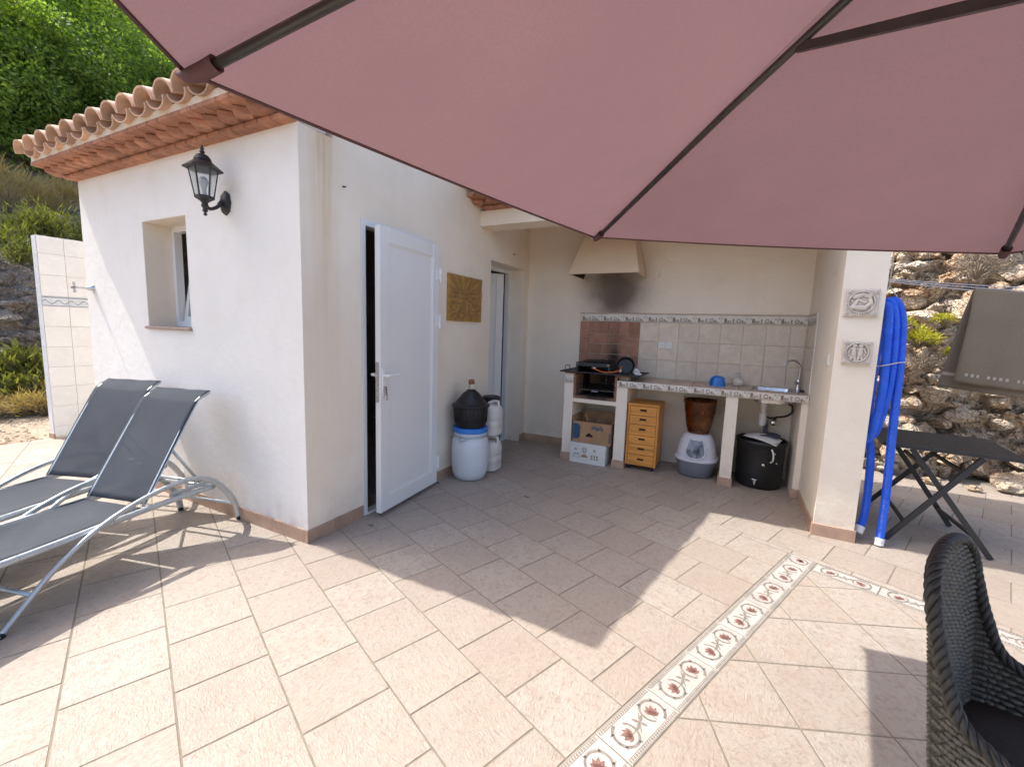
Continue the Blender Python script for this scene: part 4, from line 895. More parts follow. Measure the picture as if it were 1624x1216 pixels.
for k, hh_ in enumerate(hs_):
    z0, z1 = z-hh_+.002, z; zc = (z0+z1)/2+.008; a0, a1 = cx0+.0245, cx1-.0245; mx = (a0+a1)/2
    b = wall_mesh([a0, a1], [z0, z1], [(mx-.033, mx+.033, zc-.011, zc+.011)], lambda u, d, z_: (u, cy0+.002+d, z_), .014)
    d_ = b.build('drawer', 'pine', cb); MB().box(mx-.04, mx+.04, cy0+.0165, cy0+.026, zc-.016, zc+.016).build('finger_hole_shade', 'soot_shade', d_)  # solid dark block set behind the cut-out as its shade
    MB().box(a0+.004, a1-.004, cy0+.03, cy1-.03, z0+.004, z0+.009).build('drawer_box', 'pine', d_); z -= hh_+.002
for (x, y) in ((cx0+.04, cy0+.05), (cx1-.04, cy0+.05), (cx0+.04, cy1-.05), (cx1-.04, cy1-.05)):
    b = MB(); b.tube([(x-.010, y, .0215), (x+.010, y, .0215)], .021, 14); b.cbox(x-.013, x+.013, y-.012, y+.016, .036, .0495, .002); b.build('castor', 'blackp', cb, 50)
# litter box and copper bucket
lc = V(-.235, 4.80, 0); lt = thing('cat_litter_box', 'grey and white covered cat litter box with a flap door', 'litter box', lc)
MB().lathe([(.150, .002), (.165, .012), (.192, .15), (.200, .172), (.200, .180)], 32, lc, 1, 1.16, 2.5).build('base', 'littergrey', lt, 50)
b = MB(); b.lathe([(.206, .172), (.209, .190), (.200, .202), (.192, .205), (.186, .25), (.168, .34), (.140, .405), (.118, .428), (.10, .434)], 32, lc, 1, 1.16, 2.6); b.build('hood', 'litter', lt, 50)
b = MB(); fl = [(-.052, .395), (.052, .395), (.068, .36), (.085, .29), (.084, .255), (.062, .225), (.03, .212), (-.03, .212), (-.062, .225), (-.084, .255), (-.085, .29), (-.068, .36)]
HP = [(.205, .192), (.25, .186), (.34, .168), (.405, .140), (.428, .118)]
def hy(z, x=0):
    for (za, ra), (zb, rb) in zip(HP[:-1], HP[1:]):
        if z <= zb or zb == .428: r_ = ra+(rb-ra)*(z-za)/(zb-za); break
    return lc.y-1.16*r_*(1-min(.99, abs(x)/r_)**2.6)**(1/2.6)-.015
fl2 = [(0, .30)]+fl+[fl[0]]; i0 = 0
for k in range(len(fl)): q0, q1 = fl[k], fl[(k+1) % len(fl)]; b.quadv([(lc.x+x, hy(z, x), z) for x, z in ((0, .30), (q0[0]*.5, .30+(q0[1]-.30)*.5), (q1[0]*.5, .30+(q1[1]-.30)*.5))]); b.quadv([(lc.x+x, hy(z, x), z) for x, z in ((q0[0]*.5, .30+(q0[1]-.30)*.5), q0, q1, (q1[0]*.5, .30+(q1[1]-.30)*.5))]); f_ = weld(b).build('flap_door', 'smoke', lt); md = f_.modifiers.new('t', 'SOLIDIFY'); md.thickness = .004; md.offset = 0
b = MB(); ring_ = [(lc.x+x*1.06, hy(z, x)-.001, z+.003*(1 if z > .3 else -1)) for x, z in fl]; b.tube(ring_, .007, 6, closed=True); b.build('door_rim', 'litter', lt, True)
MB().cbox(lc.x-.046, lc.x+.046, hy(.388)-.010, hy(.388)+.012, .384, .398, .003).build('flap_hinge', 'litter', lt)
bk = thing('copper_bucket', 'dented copper bucket standing on the litter box', 'bucket', (lc.x, lc.y, .4345))
BC = (lc.x, lc.y-.01, .4345); b = MB(); b.lathe([(.098, 0), (.103, .008), (.106, .014), (.112, .05), (.1155, .055), (.118, .06), (.138, .20), (.1405, .206), (.1435, .212), (.156, .325), (.162, .333), (.158, .338), (.152, .33), (.112, .07), (.10, .02), (.0005, .015)], 36, BC, cap=False)
b.f.append(tuple(range(35, -1, -1))); b.mi.append(0); b.v = [(x+.003*math.sin(5*z*9+x*30), y+.003*math.sin(y*25+z*20), z) for x, y, z in b.v]; b.build('pail', 'copper', bk, 50)
for sg in (-1, 1): MB().cbox(BC[0]+sg*.158-.006, BC[0]+sg*.158+.006, BC[1]-.016, BC[1]+.016, BC[2]+.305, BC[2]+.365, .003).build('ear', 'copper', bk)
MB().tube(smooth_path([(BC[0]-.158, BC[1], BC[2]+.352), (BC[0]-.14, BC[1]+.07, BC[2]+.345), (BC[0], BC[1]+.155, BC[2]+.340), (BC[0]+.14, BC[1]+.07, BC[2]+.345), (BC[0]+.158, BC[1], BC[2]+.352)], 6), .004, 6).build('handle', 'black', bk, True)
# black drum with newspapers
dc = V(.335, 4.775, 0); dr = thing('black_drum', 'black plastic drum with spigot below the sink', 'drum', dc)
b = MB(); b.lathe([(.178, .001), (.188, .01), (.196, .05), (.202, .25), (.208, .40), (.216, .42), (.220, .432), (.220, .452), (.214, .458), (.206, .452), (.20, .42), (.19, .10), (.0005, .09)], 36, dc, cap=False); b.f.append(tuple(range(35, -1, -1))); b.mi.append(0); b.build('drum_body', 'blackp', dr, 45)
MB().tube(smooth_path([(dc.x+.075, dc.y-.208, .405), (dc.x+.088, dc.y-.235, .37), (dc.x+.090, dc.y-.235, .31), (dc.x+.075, dc.y-.208, .28)], 6), .007, 8).build('handle', 'white', dr, True)
for (dx, z, r_) in ((.02, .245, .014), (-.03, .16, .0), (.105, .36, .008), (.125, .27, .008)):
    if r_: MB().lathe([(r_, 0), (r_, .008), (r_*.6, .012)], 12).xf(Matrix.Translation((dc.x+dx, dc.y-math.sqrt(.204**2-dx*dx)+.003, z)) @ Matrix.Rotation(R(90), 4, 'X')).build('fitting', 'chrome', dr, 50)
b = MB(); b.tube([(dc.x-.04, dc.y-.19, .085), (dc.x-.04, dc.y-.225, .085)], .012, 10); b.tube([(dc.x-.04, dc.y-.22, .10), (dc.x-.04, dc.y-.226, .055)], .009, 8); b.cbox(dc.x-.065, dc.x-.015, dc.y-.226, dc.y-.216, .098, .108, .002); b.build('spigot', 'chrome', dr, 50)
def sheet(name, label, pts, mat, curl, prt=None):
    b = MB(); p00, p10, p01, p11 = [Vector(p) for p in pts]
    b.grid(lambda a, c: p00*(1-a)*(1-c)+p10*a*(1-c)+p01*(1-a)*c+p11*a*c+V(0, 0, curl*math.sin(a*3.1)*(.5+c)), 10, 8); o = tag(b.build(name, mat, None, True), label, 'newspaper'); md = o.modifiers.new('t', 'SOLIDIFY'); md.thickness = .002; return o
sheet('newspaper', 'white folded newspaper curling over the rim of the black drum', ((.17, 4.68, .482), (.44, 4.545, .445), (.20, 4.83, .480), (.50, 4.72, .472)), 'paper', .022)
sheet('newspaper', 'dark printed newspaper page lying on the black drum', ((.31, 4.70, .499), (.46, 4.66, .494), (.34, 4.87, .497), (.50, 4.83, .494)), 'ink', .012)
# barrel, demijohn, jerrycans by the wall
bc = V(-2.158, 3.452, 0); t = thing('plastic_barrel', 'white plastic barrel with blue lid against the house wall', 'barrel', bc)
MB().lathe([(.125, .001), (.145, .01), (.166, .06), (.176, .16), (.177, .30), (.172, .37), (.160, .405), (.157, .41), (.157, .455)], 36, bc).build('barrel_body', 'barrel', t, 50)
MB().lathe([(.161, .452), (.167, .456), (.167, .492), (.160, .50), (.02, .502)], 36, bc).build('lid', 'bluep', t, 45)
b = MB(); ring_ = [(bc.x+.166*math.cos(R(a)), bc.y+.166*math.sin(R(a)), .425) for a in range(0, 360, 12)]; b.tube(ring_, .008, 6, closed=True); b.tube(smooth_path([(bc.x-.02, bc.y-.172, .42), (bc.x+.0, bc.y-.18, .385), (bc.x+.05, bc.y-.176, .40), (bc.x+.075, bc.y-.165, .415)], 5), .006, 6); b.build('clamp_ring', 'alu', t, True)
dj = thing('demijohn', 'corked glass demijohn in a black plastic basket on the blue barrel lid', 'demijohn', (bc.x, bc.y, .5025))
DZ = .5025; b = MB(); b.lathe([(.135, 0), (.140, .004), (.150, .06), (.158, .15), (.161, .185), (.176, .19), (.180, .20), (.176, .208), (.158, .212), (.120, .26), (.075, .315), (.040, .345), (.030, .348)], 36, (bc.x, bc.y, DZ)); b.build('basket', 'blackp', dj, 40)
b = MB()
for k in range(30):
    a = R(12*k); b.tube([(bc.x+.1515*math.cos(a), bc.y+.1515*math.sin(a), DZ+.045), (bc.x+.160*math.cos(a), bc.y+.160*math.sin(a), DZ+.178)], .003, 4)
for zz, rr_ in ((.02, .143), (.035, .146), (.05, .1495), (.065, .152), (.08, .1535), (.13, .158)): b.tube([(bc.x+rr_*math.cos(R(a)), bc.y+rr_*math.sin(R(a)), DZ+zz) for a in range(0, 360, 12)], .003, 4, closed=True)
b.build('basket_weave', 'blackp', dj, True)
MB().lathe([(.026, .348), (.025, .40), (.029, .403), (.029, .415), (.024, .417)], 18, (bc.x, bc.y, DZ)).build('bottle_neck', 'glass', dj, 50); MB().lathe([(.021, .40), (.022, .417), (.028, .42), (.028, .438), (.022, .442)], 14, (bc.x, bc.y, DZ)).build('cork', 'cork', dj, 45)
def jerry(z0, label, rz):
    c = (-2.115, 3.76, z0); t = thing('jerrycan', label, 'jerrycan', c, 0)
    b = MB(); b.lathe([(.085, 0), (.104, .012), (.109, .05), (.106, .085), (.109, .09), (.109, .15), (.106, .156), (.109, .162), (.108, .24), (.098, .285), (.07, .305), (.05, .31)], 28, c, 1, 1.05, 3.2); b.build('can_body', 'jerry', t, 50)
    b = MB(); b.tube(smooth_path([(c[0]+.092, c[1]-.02, z0+.245), (c[0]+.098, c[1]-.02, z0+.335), (c[0]+.06, c[1]-.02, z0+.347), (c[0]-.0, c[1]-.02, z0+.33), (c[0]-.02, c[1]-.02, z0+.30)], 6), .0145, 8); b.build('handle', 'jerry', t, True)
    return t
jerry(.001, 'cream plastic jerrycan standing on the floor behind the barrel', 0)
t = jerry(.3625, 'cream plastic jerrycan stacked on another behind the barrel', 0)
b = MB(); b.lathe([(.078, .001), (.085, .02), (.088, .68), (.094, .685), (.094, .715), (.08, .722), (.07, .718)], 28, (-2.222, 3.955, 0)); t = thing('lidded_pail', 'grey lidded pail in the gap between the jerrycans and the rear doorway', 'pail', (-2.208, 3.965, 0)); b.build('pail_body', 'blackp', t, 45)

# ---------------------------------------------------------------- wall things
def relief(name, label, cat, mp, w_, h_, fn, nx, ny, mat, edge=.012):
    """plaque: height field fn(u,v) (0..1 coords) over a slab; mp(u,v,d)->world"""
    b = MB(); i0 = 0
    b.grid(lambda a, c: mp((a-.5)*w_, (c-.5)*h_, edge+fn(a, c)), nx, ny)
    n0 = len(b.v); rim = [(a, 0) for a in range(nx+1)]+[(nx, c) for c in range(1, ny+1)]+[(a, ny) for a in range(nx-1, -1, -1)]+[(0, c) for c in range(ny-1, 0, -1)]
    for a, c in rim: b.v.append(tuple(mp((a/nx-.5)*w_, (c/ny-.5)*h_, 0)))
    L_ = len(rim); ids = [a*(ny+1)+c for a, c in rim]
    for k in range(L_): b.f.append((ids[k], n0+k, n0+(k+1) % L_, ids[(k+1) % L_])); b.mi.append(0)
    b.f.append(tuple(n0+k for k in range(L_))); b.mi.append(0)
    o = tag(b.build(name, mat, None, 60, recalc=True), label, cat); return o
def bronze_fn(a, c):
    e = min(a, 1-a, c*.8, (1-c)*.8); h = .004*sst(0, .03, e)
    ang = math.atan2(c-.55, a-.40); rad = math.hypot(a-.40, c-.55)
    h += .006*max(0, math.sin(ang*13))*sst(.2, .45, c)*sst(.05, .2, rad)*(1 if c > .45 else 0)
    if .30 < c < .72 and a < .55: h += .004*(math.sin(c*60) > .2)
    for (x, y, r_, k) in ((.2, .2, .16, 5), (.5, .16, .18, 6), (.78, .22, .17, 5), (.62, .42, .14, 4), (.8, .52, .12, 5), (.35, .34, .12, 5), (.72, .66, .08, 6)):
        d = math.hypot(a-x, c-y); t = math.atan2(c-y, a-x)
        if d < r_: h += .016*(1-d/r_)**.7*(.55+.45*math.cos(k*t+x*9))
    return h+.0025*noise.noise(V(a*18, c*18, 2))
relief('relief_picture', 'embossed bronze coloured relief picture hanging beside the half-open door', 'relief', lambda u, v_, d: (X0+.001+d, 3.593+u, 1.70+v_), .58, .425, bronze_fn, 74, 56, 'bronze', .022)
def caps(a, c, x0, y0, x1, y1, r_):
    dx, dy = x1-x0, y1-y0; t = max(0, min(1, ((a-x0)*dx+(c-y0)*dy)/(dx*dx+dy*dy+1e-9))); d = math.hypot(a-x0-t*dx, c-y0-t*dy); return math.sqrt(max(0, r_*r_-d*d))
def plaque_fn(segs, ring):
    def f(a, c):
        e = min(a, 1-a, c, 1-c); h = .006*sst(0, .04, e); d = math.hypot(a-.5, c-.52)
        if d < .37: h -= .012*sst(.37, .34, d)
        h += .006*math.exp(-((d-.385)/.022)**2)
        for s_ in segs: h = max(h, .001+.11*caps(a, c, *s_))
        for x, y in ((.1, .9), (.9, .88), (.1, .12), (.9, .12)):
            r_ = math.hypot(a-x, c-y); h += .008*math.exp(-(r_/.05)**2)*(1+.5*math.cos(6*math.atan2(c-y, a-x)))
        if .05 < c < .12 and .25 < a < .75: h += .003*(math.sin(a*120) > 0)
        h += .002*(math.sin(c*70) > .5)*(1 if (a < .09 and .2 < c < .8) else 0)
        return h
    return f
pl = M('plaque_glaze', (.60, .535, .455), .5, .15, 30, .15, 140)
def pointy(mt):      # darkens the colour in the hollows
    nt = mt.node_tree; bs = nt.nodes['Principled BSDF']; src = bs.inputs['Base Color'].links[0].from_socket; g = _n(nt, 'ShaderNodeNewGeometry').outputs['Pointiness']
    nt.links.new(mixc(nt, ramp(nt, g, [(.44, 1), (.51, 0)]), src, (.10, .085, .075)), bs.inputs['Base Color']); return mt
pointy(pl)
MT['bronze'] = pl_b = MT['bronze']; pointy(pl_b)
seg1 = [(.28, .72, .52, .80, .09), (.52, .80, .72, .74, .08), (.72, .78, .74, .78, .09), (.72, .70, .80, .45, .06), (.80, .45, .84, .28, .05), (.25, .35, .60, .32, .09), (.60, .32, .78, .50, .07), (.25, .35, .38, .62, .06), (.38, .62, .60, .52, .05), (.20, .60, .30, .45, .04)]
seg2 = [(.40, .80, .41, .80, .085), (.62, .80, .63, .80, .085), (.38, .66, .40, .42, .085), (.63, .66, .62, .42, .085), (.38, .42, .30, .18, .05), (.42, .42, .46, .18, .05), (.60, .42, .55, .18, .05), (.64, .42, .72, .18, .05), (.30, .68, .20, .50, .04), (.72, .68, .82, .50, .04), (.46, .66, .56, .66, .035)]
relief('ceramic_plaque', 'square ceramic relief plaque, upper of two on the white pillar', 'plaque', lambda u, v_, d: (.757+u, 3.729-d, 1.678+v_), .185, .185, plaque_fn(seg1, 0), 70, 70, pl, .014)
relief('ceramic_plaque', 'smaller ceramic plaque of two standing figures, lower on the white pillar', 'plaque', lambda u, v_, d: (.766+u, 3.729-d, 1.342+v_), .160, .162, plaque_fn(seg2, 0), 66, 66, pl, .014)
# wall lantern
LX, LY = -3.035, 1.655; la = thing('wall_lantern', 'black hexagonal wall lantern on a curved bracket beside the small window', 'lantern', (-3.06, 1.8, 2.19))
b = MB(); b.lathe([(.078, 0), (.078, .008), (.066, .016), (.05, .02), (.02, .03), (.016, .038)], 8, (0, 0, 0), .72, 1.0).xf(Matrix.Translation((-3.068, 1.8065, 2.188)) @ Matrix.Rotation(R(90), 4, 'X')); b.build('back_plate', 'black', la, 40)
b = MB(); b.tube(smooth_path([(-3.066, 1.775, 2.185), (-3.062, 1.745, 2.150), (-3.052, 1.70, 2.125), (-3.04, 1.668, 2.128), (LX, LY, 2.145)], 6), [.015]*4+[.011]*17+[.010]*4, 10); b.lathe([(.004, -.075), (.012, -.066), (.006, -.055), (.017, -.045), (.012, -.03), (.022, -.015), (.016, 0), (.024, .012), (.034, .018)], 14, (LX, LY, 2.145)); b.build('bracket', 'black', la, 50)
def hexr(r_, z, rot=0): return [(LX+r_*math.cos(R(60*k+rot)), LY+r_*math.sin(R(60*k+rot)), z) for k in range(6)]
def hexloft(prof):
    b = MB(); 
    for r_, z in prof: b.v += hexr(r_, z)
    for k in range(len(prof)-1):
        for j in range(6): b.f.append((k*6+j, k*6+(j+1) % 6, (k+1)*6+(j+1) % 6, (k+1)*6+j))
    b.f.append(tuple(range(5, -1, -1))); b.f.append(tuple((len(prof)-1)*6+j for j in range(6))); b.mi = [0]*len(b.f); return b
hexloft([(.028, 2.160), (.050, 2.172), (.054, 2.176), (.054, 2.188), (.051, 2.19)]).build('cage_base', 'black', la)
b = hexloft([(.077, 2.345), (.106, 2.345), (.109, 2.351), (.080, 2.375), (.052, 2.396), (.048, 2.402)]); b.lathe([(.048, .402), (.046, .412), (.034, .430), (.014, .440), (.011, .446), (.016, .453), (.008, .460), (.011, .470), (.003, .492)], 14, (LX, LY, 2.0)); b.build('cap', 'black', la, 40)
b = MB(); lo, hi_ = hexr(.050, 2.189), hexr(.076, 2.346)
for k in range(6): b.tube([lo[k], hi_[k]], .0045, 5)
b.build('cage_bar', 'black', la)
for k in range(6):
    p0, p1, p2, p3 = [Vector(x) for x in (lo[k], lo[(k+1) % 6], hi_[(k+1) % 6], hi_[k])]; c = (p0+p1+p2+p3)/4; b = MB(); q = [c+(p-c)*.93 for p in (p0, p1, p2, p3)]; nrm = (q[1]-q[0]).cross(q[3]-q[0]).normalized()*.0015
    b.v = [tuple(x-nrm) for x in q]+[tuple(x+nrm) for x in q]; b.f = [(3, 2, 1, 0), (4, 5, 6, 7), (0, 1, 5, 4), (1, 2, 6, 5), (2, 3, 7, 6), (3, 0, 4, 7)]; b.mi = [0]*6; b.build('glass_pane', 'dglass', la)
b = MB(); b.lathe([(.012, 0), (.012, .04), (.016, .05), (.025, .078), (.025, .094), (.015, .110), (.003, .114)], 14, (LX, LY, 2.191)); b.build('bulb', 'bulb', la, 50)
# outdoor shower: tap and tiled screen
tp = thing('shower_tap', 'chrome cross-handle tap on the sunlit white wall', 'tap', (-5.075, Y0, 1.66))
b = MB(); b.lathe([(.034, 0), (.034, .006), (.026, .022), (.016, .04), (.012, .045)], 18).xf(Matrix.Translation((-5.075, Y0-.0005, 1.66)) @ Matrix.Rotation(R(90), 4, 'X')); b.build('flange', 'chrome', tp, 50)
b = MB(); b.tube([(-5.075, Y0-.04, 1.66), (-5.075, Y0-.125, 1.66)], .009, 10); b.tube([(-5.12, Y0-.125, 1.66), (-5.03, Y0-.125, 1.66)], .009, 8); b.tube([(-5.075, Y0-.125, 1.615), (-5.075, Y0-.125, 1.705)], .009, 8); b.build('cross_handle', 'chrome', tp, 50)
XP = -6.886; sw = thing('shower_screen', 'white tiled shower screen wall with a wavy blue border left of the house', 'screen wall', (XP-.05, 2.6, 0))
MB().box(XP-.10, XP-.009, 2.005, 4.2, -.10, 2.279).build('wall_core', 'plaster', sw); MB().cbox(XP-.108, XP-.0095, 1.996, 2.0045, .03, 2.279, .002).build('edge_trim', 'stile', sw)
MB().cbox(XP-.115, XP+.012, 1.985, 1.9955, -.003, .06, .002).build('plinth_tile', 'base', sw)
zr = [.028+.229*k for k in range(7)]+[1.512]; rows = [(zr[k], zr[k+1]) for k in range(6)]; rows = [(.02, .140), (.140, .372), (.372, .600), (.600, .826), (.826, 1.056), (1.056, 1.286), (1.286, 1.512), (1.627, 1.857), (1.857, 2.089), (2.089, 2.281)]
for (z0, z1) in rows:
    for k in range(5):
        y0 = 2.004+(.218 if k else 0)+.33*max(0, k-1); y1 = 2.004+.218+.33*k
        MB().cbox(XP-.0085, XP, y0+.0015, y1-.0015, z0+.0015, z1-.0015, .0012).build('screen_tile', 'stile', sw)
for k in range(5):
    y0 = 2.004+(.218 if k else 0)+.33*max(0, k-1); y1 = 2.004+.218+.33*k
    o = MB().cbox(XP-.0085, XP, y0+.0015, y1-.0015, 1.5135, 1.6255, .0012).build('band_tile', 'sband', sw); b = MB(); X_ = XP+.0008
    for za, zb in ((1.519, 1.526), (1.607, 1.620)): b.quadv([(X_, y0+.002, za), (X_, y1-.002, za), (X_, y1-.002, zb), (X_, y0+.002, zb)])
    N_ = 24
    for j in range(N_):
        ya, yb = y0+.002+(y1-y0-.004)*j/N_, y0+.002+(y1-y0-.004)*(j+1)/N_; f = lambda y: 1.562+.020*math.sin((y-2.0)*2*math.pi/.109)
        b.quadv([(X_, ya, f(ya)-.0055), (X_, yb, f(yb)-.0055), (X_, yb, f(yb)+.0055), (X_, ya, f(ya)+.0055)])
    b.build('wave', 'sblue', o)
# ---------------------------------------------------------------- parasol
HUB = V(.52, .86, 2.33); A_, B_, C_ = V(-.999, .517, 1.90), V(-.669, 2.206, 1.90), V(.928, 2.456, 1.785)
cc = V(HUB.x, HUB.y, 1.80); tips = [A_, B_, C_]+[cc*2-p for p in (A_, B_, C_)]
for k in (3, 4, 5): tips[k].z = 1.79
pr = thing('parasol', 'large dusty rose parasol with dark ribs overhanging the terrace', 'parasol', (HUB.x, HUB.y, 0))
b = MB()
for k in range(6):
    p, q = tips[k], tips[(k+1) % 6]
    def fn(a, c):
        e = p.lerp(q, c); w_ = HUB.lerp(e, a); s_ = math.sin(math.pi*c)*a
        return w_-V(0, 0, .028*s_*(1-.55*a))+(cc-w_).normalized()*(.012*math.sin(math.pi*c)*a*a)+V(0, 0, .018*(1-abs(2*c-1))*0)
    b.grid(fn, 16, 14)
bm = bmesh.new(); me = b.mesh('x', 'canopy'); bm.from_mesh(me); bmesh.ops.remove_doubles(bm, verts=bm.verts[:], dist=.0005); nb = MB(); nb.bm(bm); cano = nb.build('canopy', 'canopy', pr, 20)
for k in range(6):
    p, q = tips[k], tips[(k+1) % 6]; pts = [p.lerp(q, c/14)+(cc-p.lerp(q, c/14)).normalized()*(.012*math.sin(math.pi*c/14))-V(0, 0, .028*math.sin(math.pi*c/14)*.45) for c in range(15)]
    MB().tube(pts, .0045, 5).build('hem', 'canopy', cano, True)
    d = (HUB-p).normalized(); dn = V(0, 0, -.020); r0_ = p+d*.02+dn; MB().tube([r0_, p.lerp(HUB, .5)+dn, HUB+V(0, 0, -.05)-d*.04], [.0095, .0105, .0105], 8).build('rib', 'rib', pr, True)
    # sewn pocket holding the rib tip
    b = MB(); sd = d.cross(V(0, 0, 1)).normalized(); b.tube(smooth_path([p-d*.012+V(0, 0, -.004), p+d*.015+dn*.8, p+d*.05+dn*1.0, p+d*.085+dn*.95], 3), [.006, .008, .011, .013, .0145, .0152, .0156, .0158, .016, .016], 12, caps=False); b.build('pocket', 'canopy', pr, True)
    S_ = p.lerp(HUB, .633)+V(0, 0, -.035); st = MB(); st.beam(S_, V(HUB.x, HUB.y, 1.90)+(S_-V(HUB.x, HUB.y, S_.z)).normalized()*.04, .013, .020); st.build('strut', 'rib', pr)
MB().lathe([(.05, -.07), (.055, -.06), (.055, -.03), (.03, -.02)], 20, HUB).build('hub', 'rib', pr, 40); MB().lathe([(.045, 0), (.05, .01), (.05, .05), (.03, .06)], 20, (HUB.x, HUB.y, 1.87)).build('runner', 'rib', pr, 40)
MB().tube([(HUB.x, HUB.y, .03), (HUB.x, HUB.y, 2.30)], .019, 16).build('pole', 'rib', pr, True); MB().lathe([(.24, .001), (.25, .008), (.25, .04), (.22, .06), (.05, .075), (.035, .09), (.035, .28), (.025, .285)], 32, (HUB.x, HUB.y, 0)).build('foot', 'rib', pr, 40)

# ---------------------------------------------------------------- sun loungers
def lounger(label, loc, rz, first=None):
    t = thing('sun_lounger', label, 'sun lounger', loc, rz, 'sun loungers by the house wall')
    if first:
        for ch in first.children:
            c = ch.copy(); COL.objects.link(c); c.parent = t
            for g_ in ch.children: e = g_.copy(); COL.objects.link(e); e.parent = c
        return t
    hw = .232; arch = [(-.605, .003), (-.585, .10), (-.53, .215), (-.44, .325), (-.33, .395), (-.22, .418), (-.08, .413), (.06, .390), (.19, .352), (.30, .305), (.39, .250), (.48, .185), (.57, .10), (.665, .003)]
    for s_ in (-1, 1):
        MB().tube(smooth_path([(x, s_*(hw+.028), z) for x, z in arch], 5), .0125, 10, flat=1.65).build('arch_leg', 'alu', t, True, True)
        MB().tube(smooth_path([(-.44, s_*hw, .300), (-.2, s_*hw, .313), (.1, s_*hw, .317), (.6, s_*hw, .315), (1.10, s_*hw, .335), (1.17, s_*hw, .325)], 5), .0135, 10, flat=1.3).build('seat_rail', 'alu', t, True, True)
        MB().tube(smooth_path([(.0, s_*(hw-.024), .330), (-.18, s_*(hw-.024), .612), (-.34, s_*(hw-.024), .855), (-.385, s_*(hw-.024), .905), (-.46, s_*(hw-.024), .938)], 5), .0095, 10).build('back_rail', 'alu', t, True, True)
        b = MB(); b.beam((-.42, s_*(hw-.026), .335), (-.16, s_*(hw-.026), .338), .008, .022)
        for k in range(4): b.cbox(-.40+.06*k, -.385+.06*k, s_*(hw-.026)-.005, s_*(hw-.026)+.005, .346, .368, .002)
        b.build('notch_bar', 'alu', t, False, True)
        MB().tube([(-.20, s_*(hw-.045), .62), (-.375, s_*(hw-.045), .352)], .009, 8).build('prop', 'alu', t, True, True)
        for x in (-.605, .665): MB().lathe([(.016, 0), (.018, .004), (.018, .022), (.014, .026)], 10, (x*.997, s_*(hw+.028), .0005)).build('foot_cap', 'blackp', t, 40, True)
    for nm, p in (('cross_bar', (-.575, .13, hw+.028)), ('cross_bar', (.545, .13, hw+.028)), ('prop_bar', (-.375, .352, hw-.045)), ('head_bar', (-.46, .938, hw-.024)), ('cross_bar', (-.44, .30, hw)), ('cross_bar', (1.17, .325, hw))):
        MB().tube([(p[0], -p[2], p[1]), (p[0], p[2], p[1])], .0105, 10).build(nm, 'alu', t, True, True)
    def sling(prof, w_, sag):
        pts = smooth_path([(x, 0, z) for x, z in prof], 8); n = len(pts); b = MB()
        b.grid(lambda a, c: (lambda p: (p.x, (c*2-1)*w_, p.z-sag*(1-(2*c-1)**2)*math.sin(math.pi*a)+.0035*noise.noise(V(p.x*9, c*4, 3))))(pts[min(n-1, int(round(a*(n-1))))]), n-1, 14); return b
    o = sling([(-.005, .345), (-.18, .622), (-.335, .862), (-.385, .913), (-.46, .951)], hw-.010, .016).build('back_sling', 'sling', t, True, True); md = o.modifiers.new('t', 'SOLIDIFY'); md.thickness = .003
    o = sling([(.015, .333), (.2, .333), (.6, .332), (1.0, .345), (1.165, .34)], hw-.012, .022).build('seat_sling', 'sling', t, True, True); md = o.modifiers.new('t', 'SOLIDIFY'); md.thickness = .003
    for s_ in (-1, 1):
        MB().tube(smooth_path([(-.003, s_*(hw-.010), .341), (-.183, s_*(hw-.010), .619), (-.345, s_*(hw-.010), .864), (-.39, s_*(hw-.010), .913), (-.46, s_*(hw-.010), .948)], 5), .0036, 6).build('piping', 'alu', t, True, True)
    return t
RZ = math.atan2(-.97, .244)
l1 = lounger('grey sling sun lounger with silver arched legs, nearer to the house corner', (-3.176, 1.149, 0), RZ)
lounger('grey sling sun lounger with silver arched legs, nearer to the tiled shower screen', (-3.176-.64*.97-.217*.244-.006, 1.149-.64*.244+.217*.97-.03+.021, 0), RZ+R(6), l1)

# ---------------------------------------------------------------- folding table
t = thing('folding_table', 'black folding table with crossed legs behind the blue hose', 'table', (1.43, 4.28, 0))
tm = Matrix.Translation((1.43, 4.285, 0)) @ Matrix.Rotation(R(-5), 4, 'Z'); bm = bmesh.new()
b = MB(); b.prism(rrect(-.362, .362, -.362, .362, .03, 4), .680, .702); b.xf(tm).build('table_top', 'black', t)
def bar(p, q, nm, w_=.018, h_=.034):
    MB().beam(p, q, w_, h_).build(nm, 'black', t)
bar((1.112, 3.925, .004), (1.565, 3.945, .672), 'leg'); bar((1.662, 3.902, .004), (1.205, 3.972, .676), 'leg'); bar((1.646, 4.47, .004), (1.22, 4.58, .676), 'leg'); bar((1.15, 4.66, .004), (1.60, 4.55, .676), 'leg')
bar((1.295, 3.955, .545), (1.34, 4.56, .545), 'stretcher', .022, .022); bar((1.50, 3.945, .545), (1.52, 4.57, .545), 'stretcher', .022, .022); bar((1.215, 3.945, .14), (1.26, 4.62, .14), 'stretcher', .02, .02); bar((1.575, 3.925, .13), (1.56, 4.50, .13), 'stretcher', .02, .02)
bar((1.43, 3.955, .475), (1.50, 3.95, .575), 'latch', .03, .04)

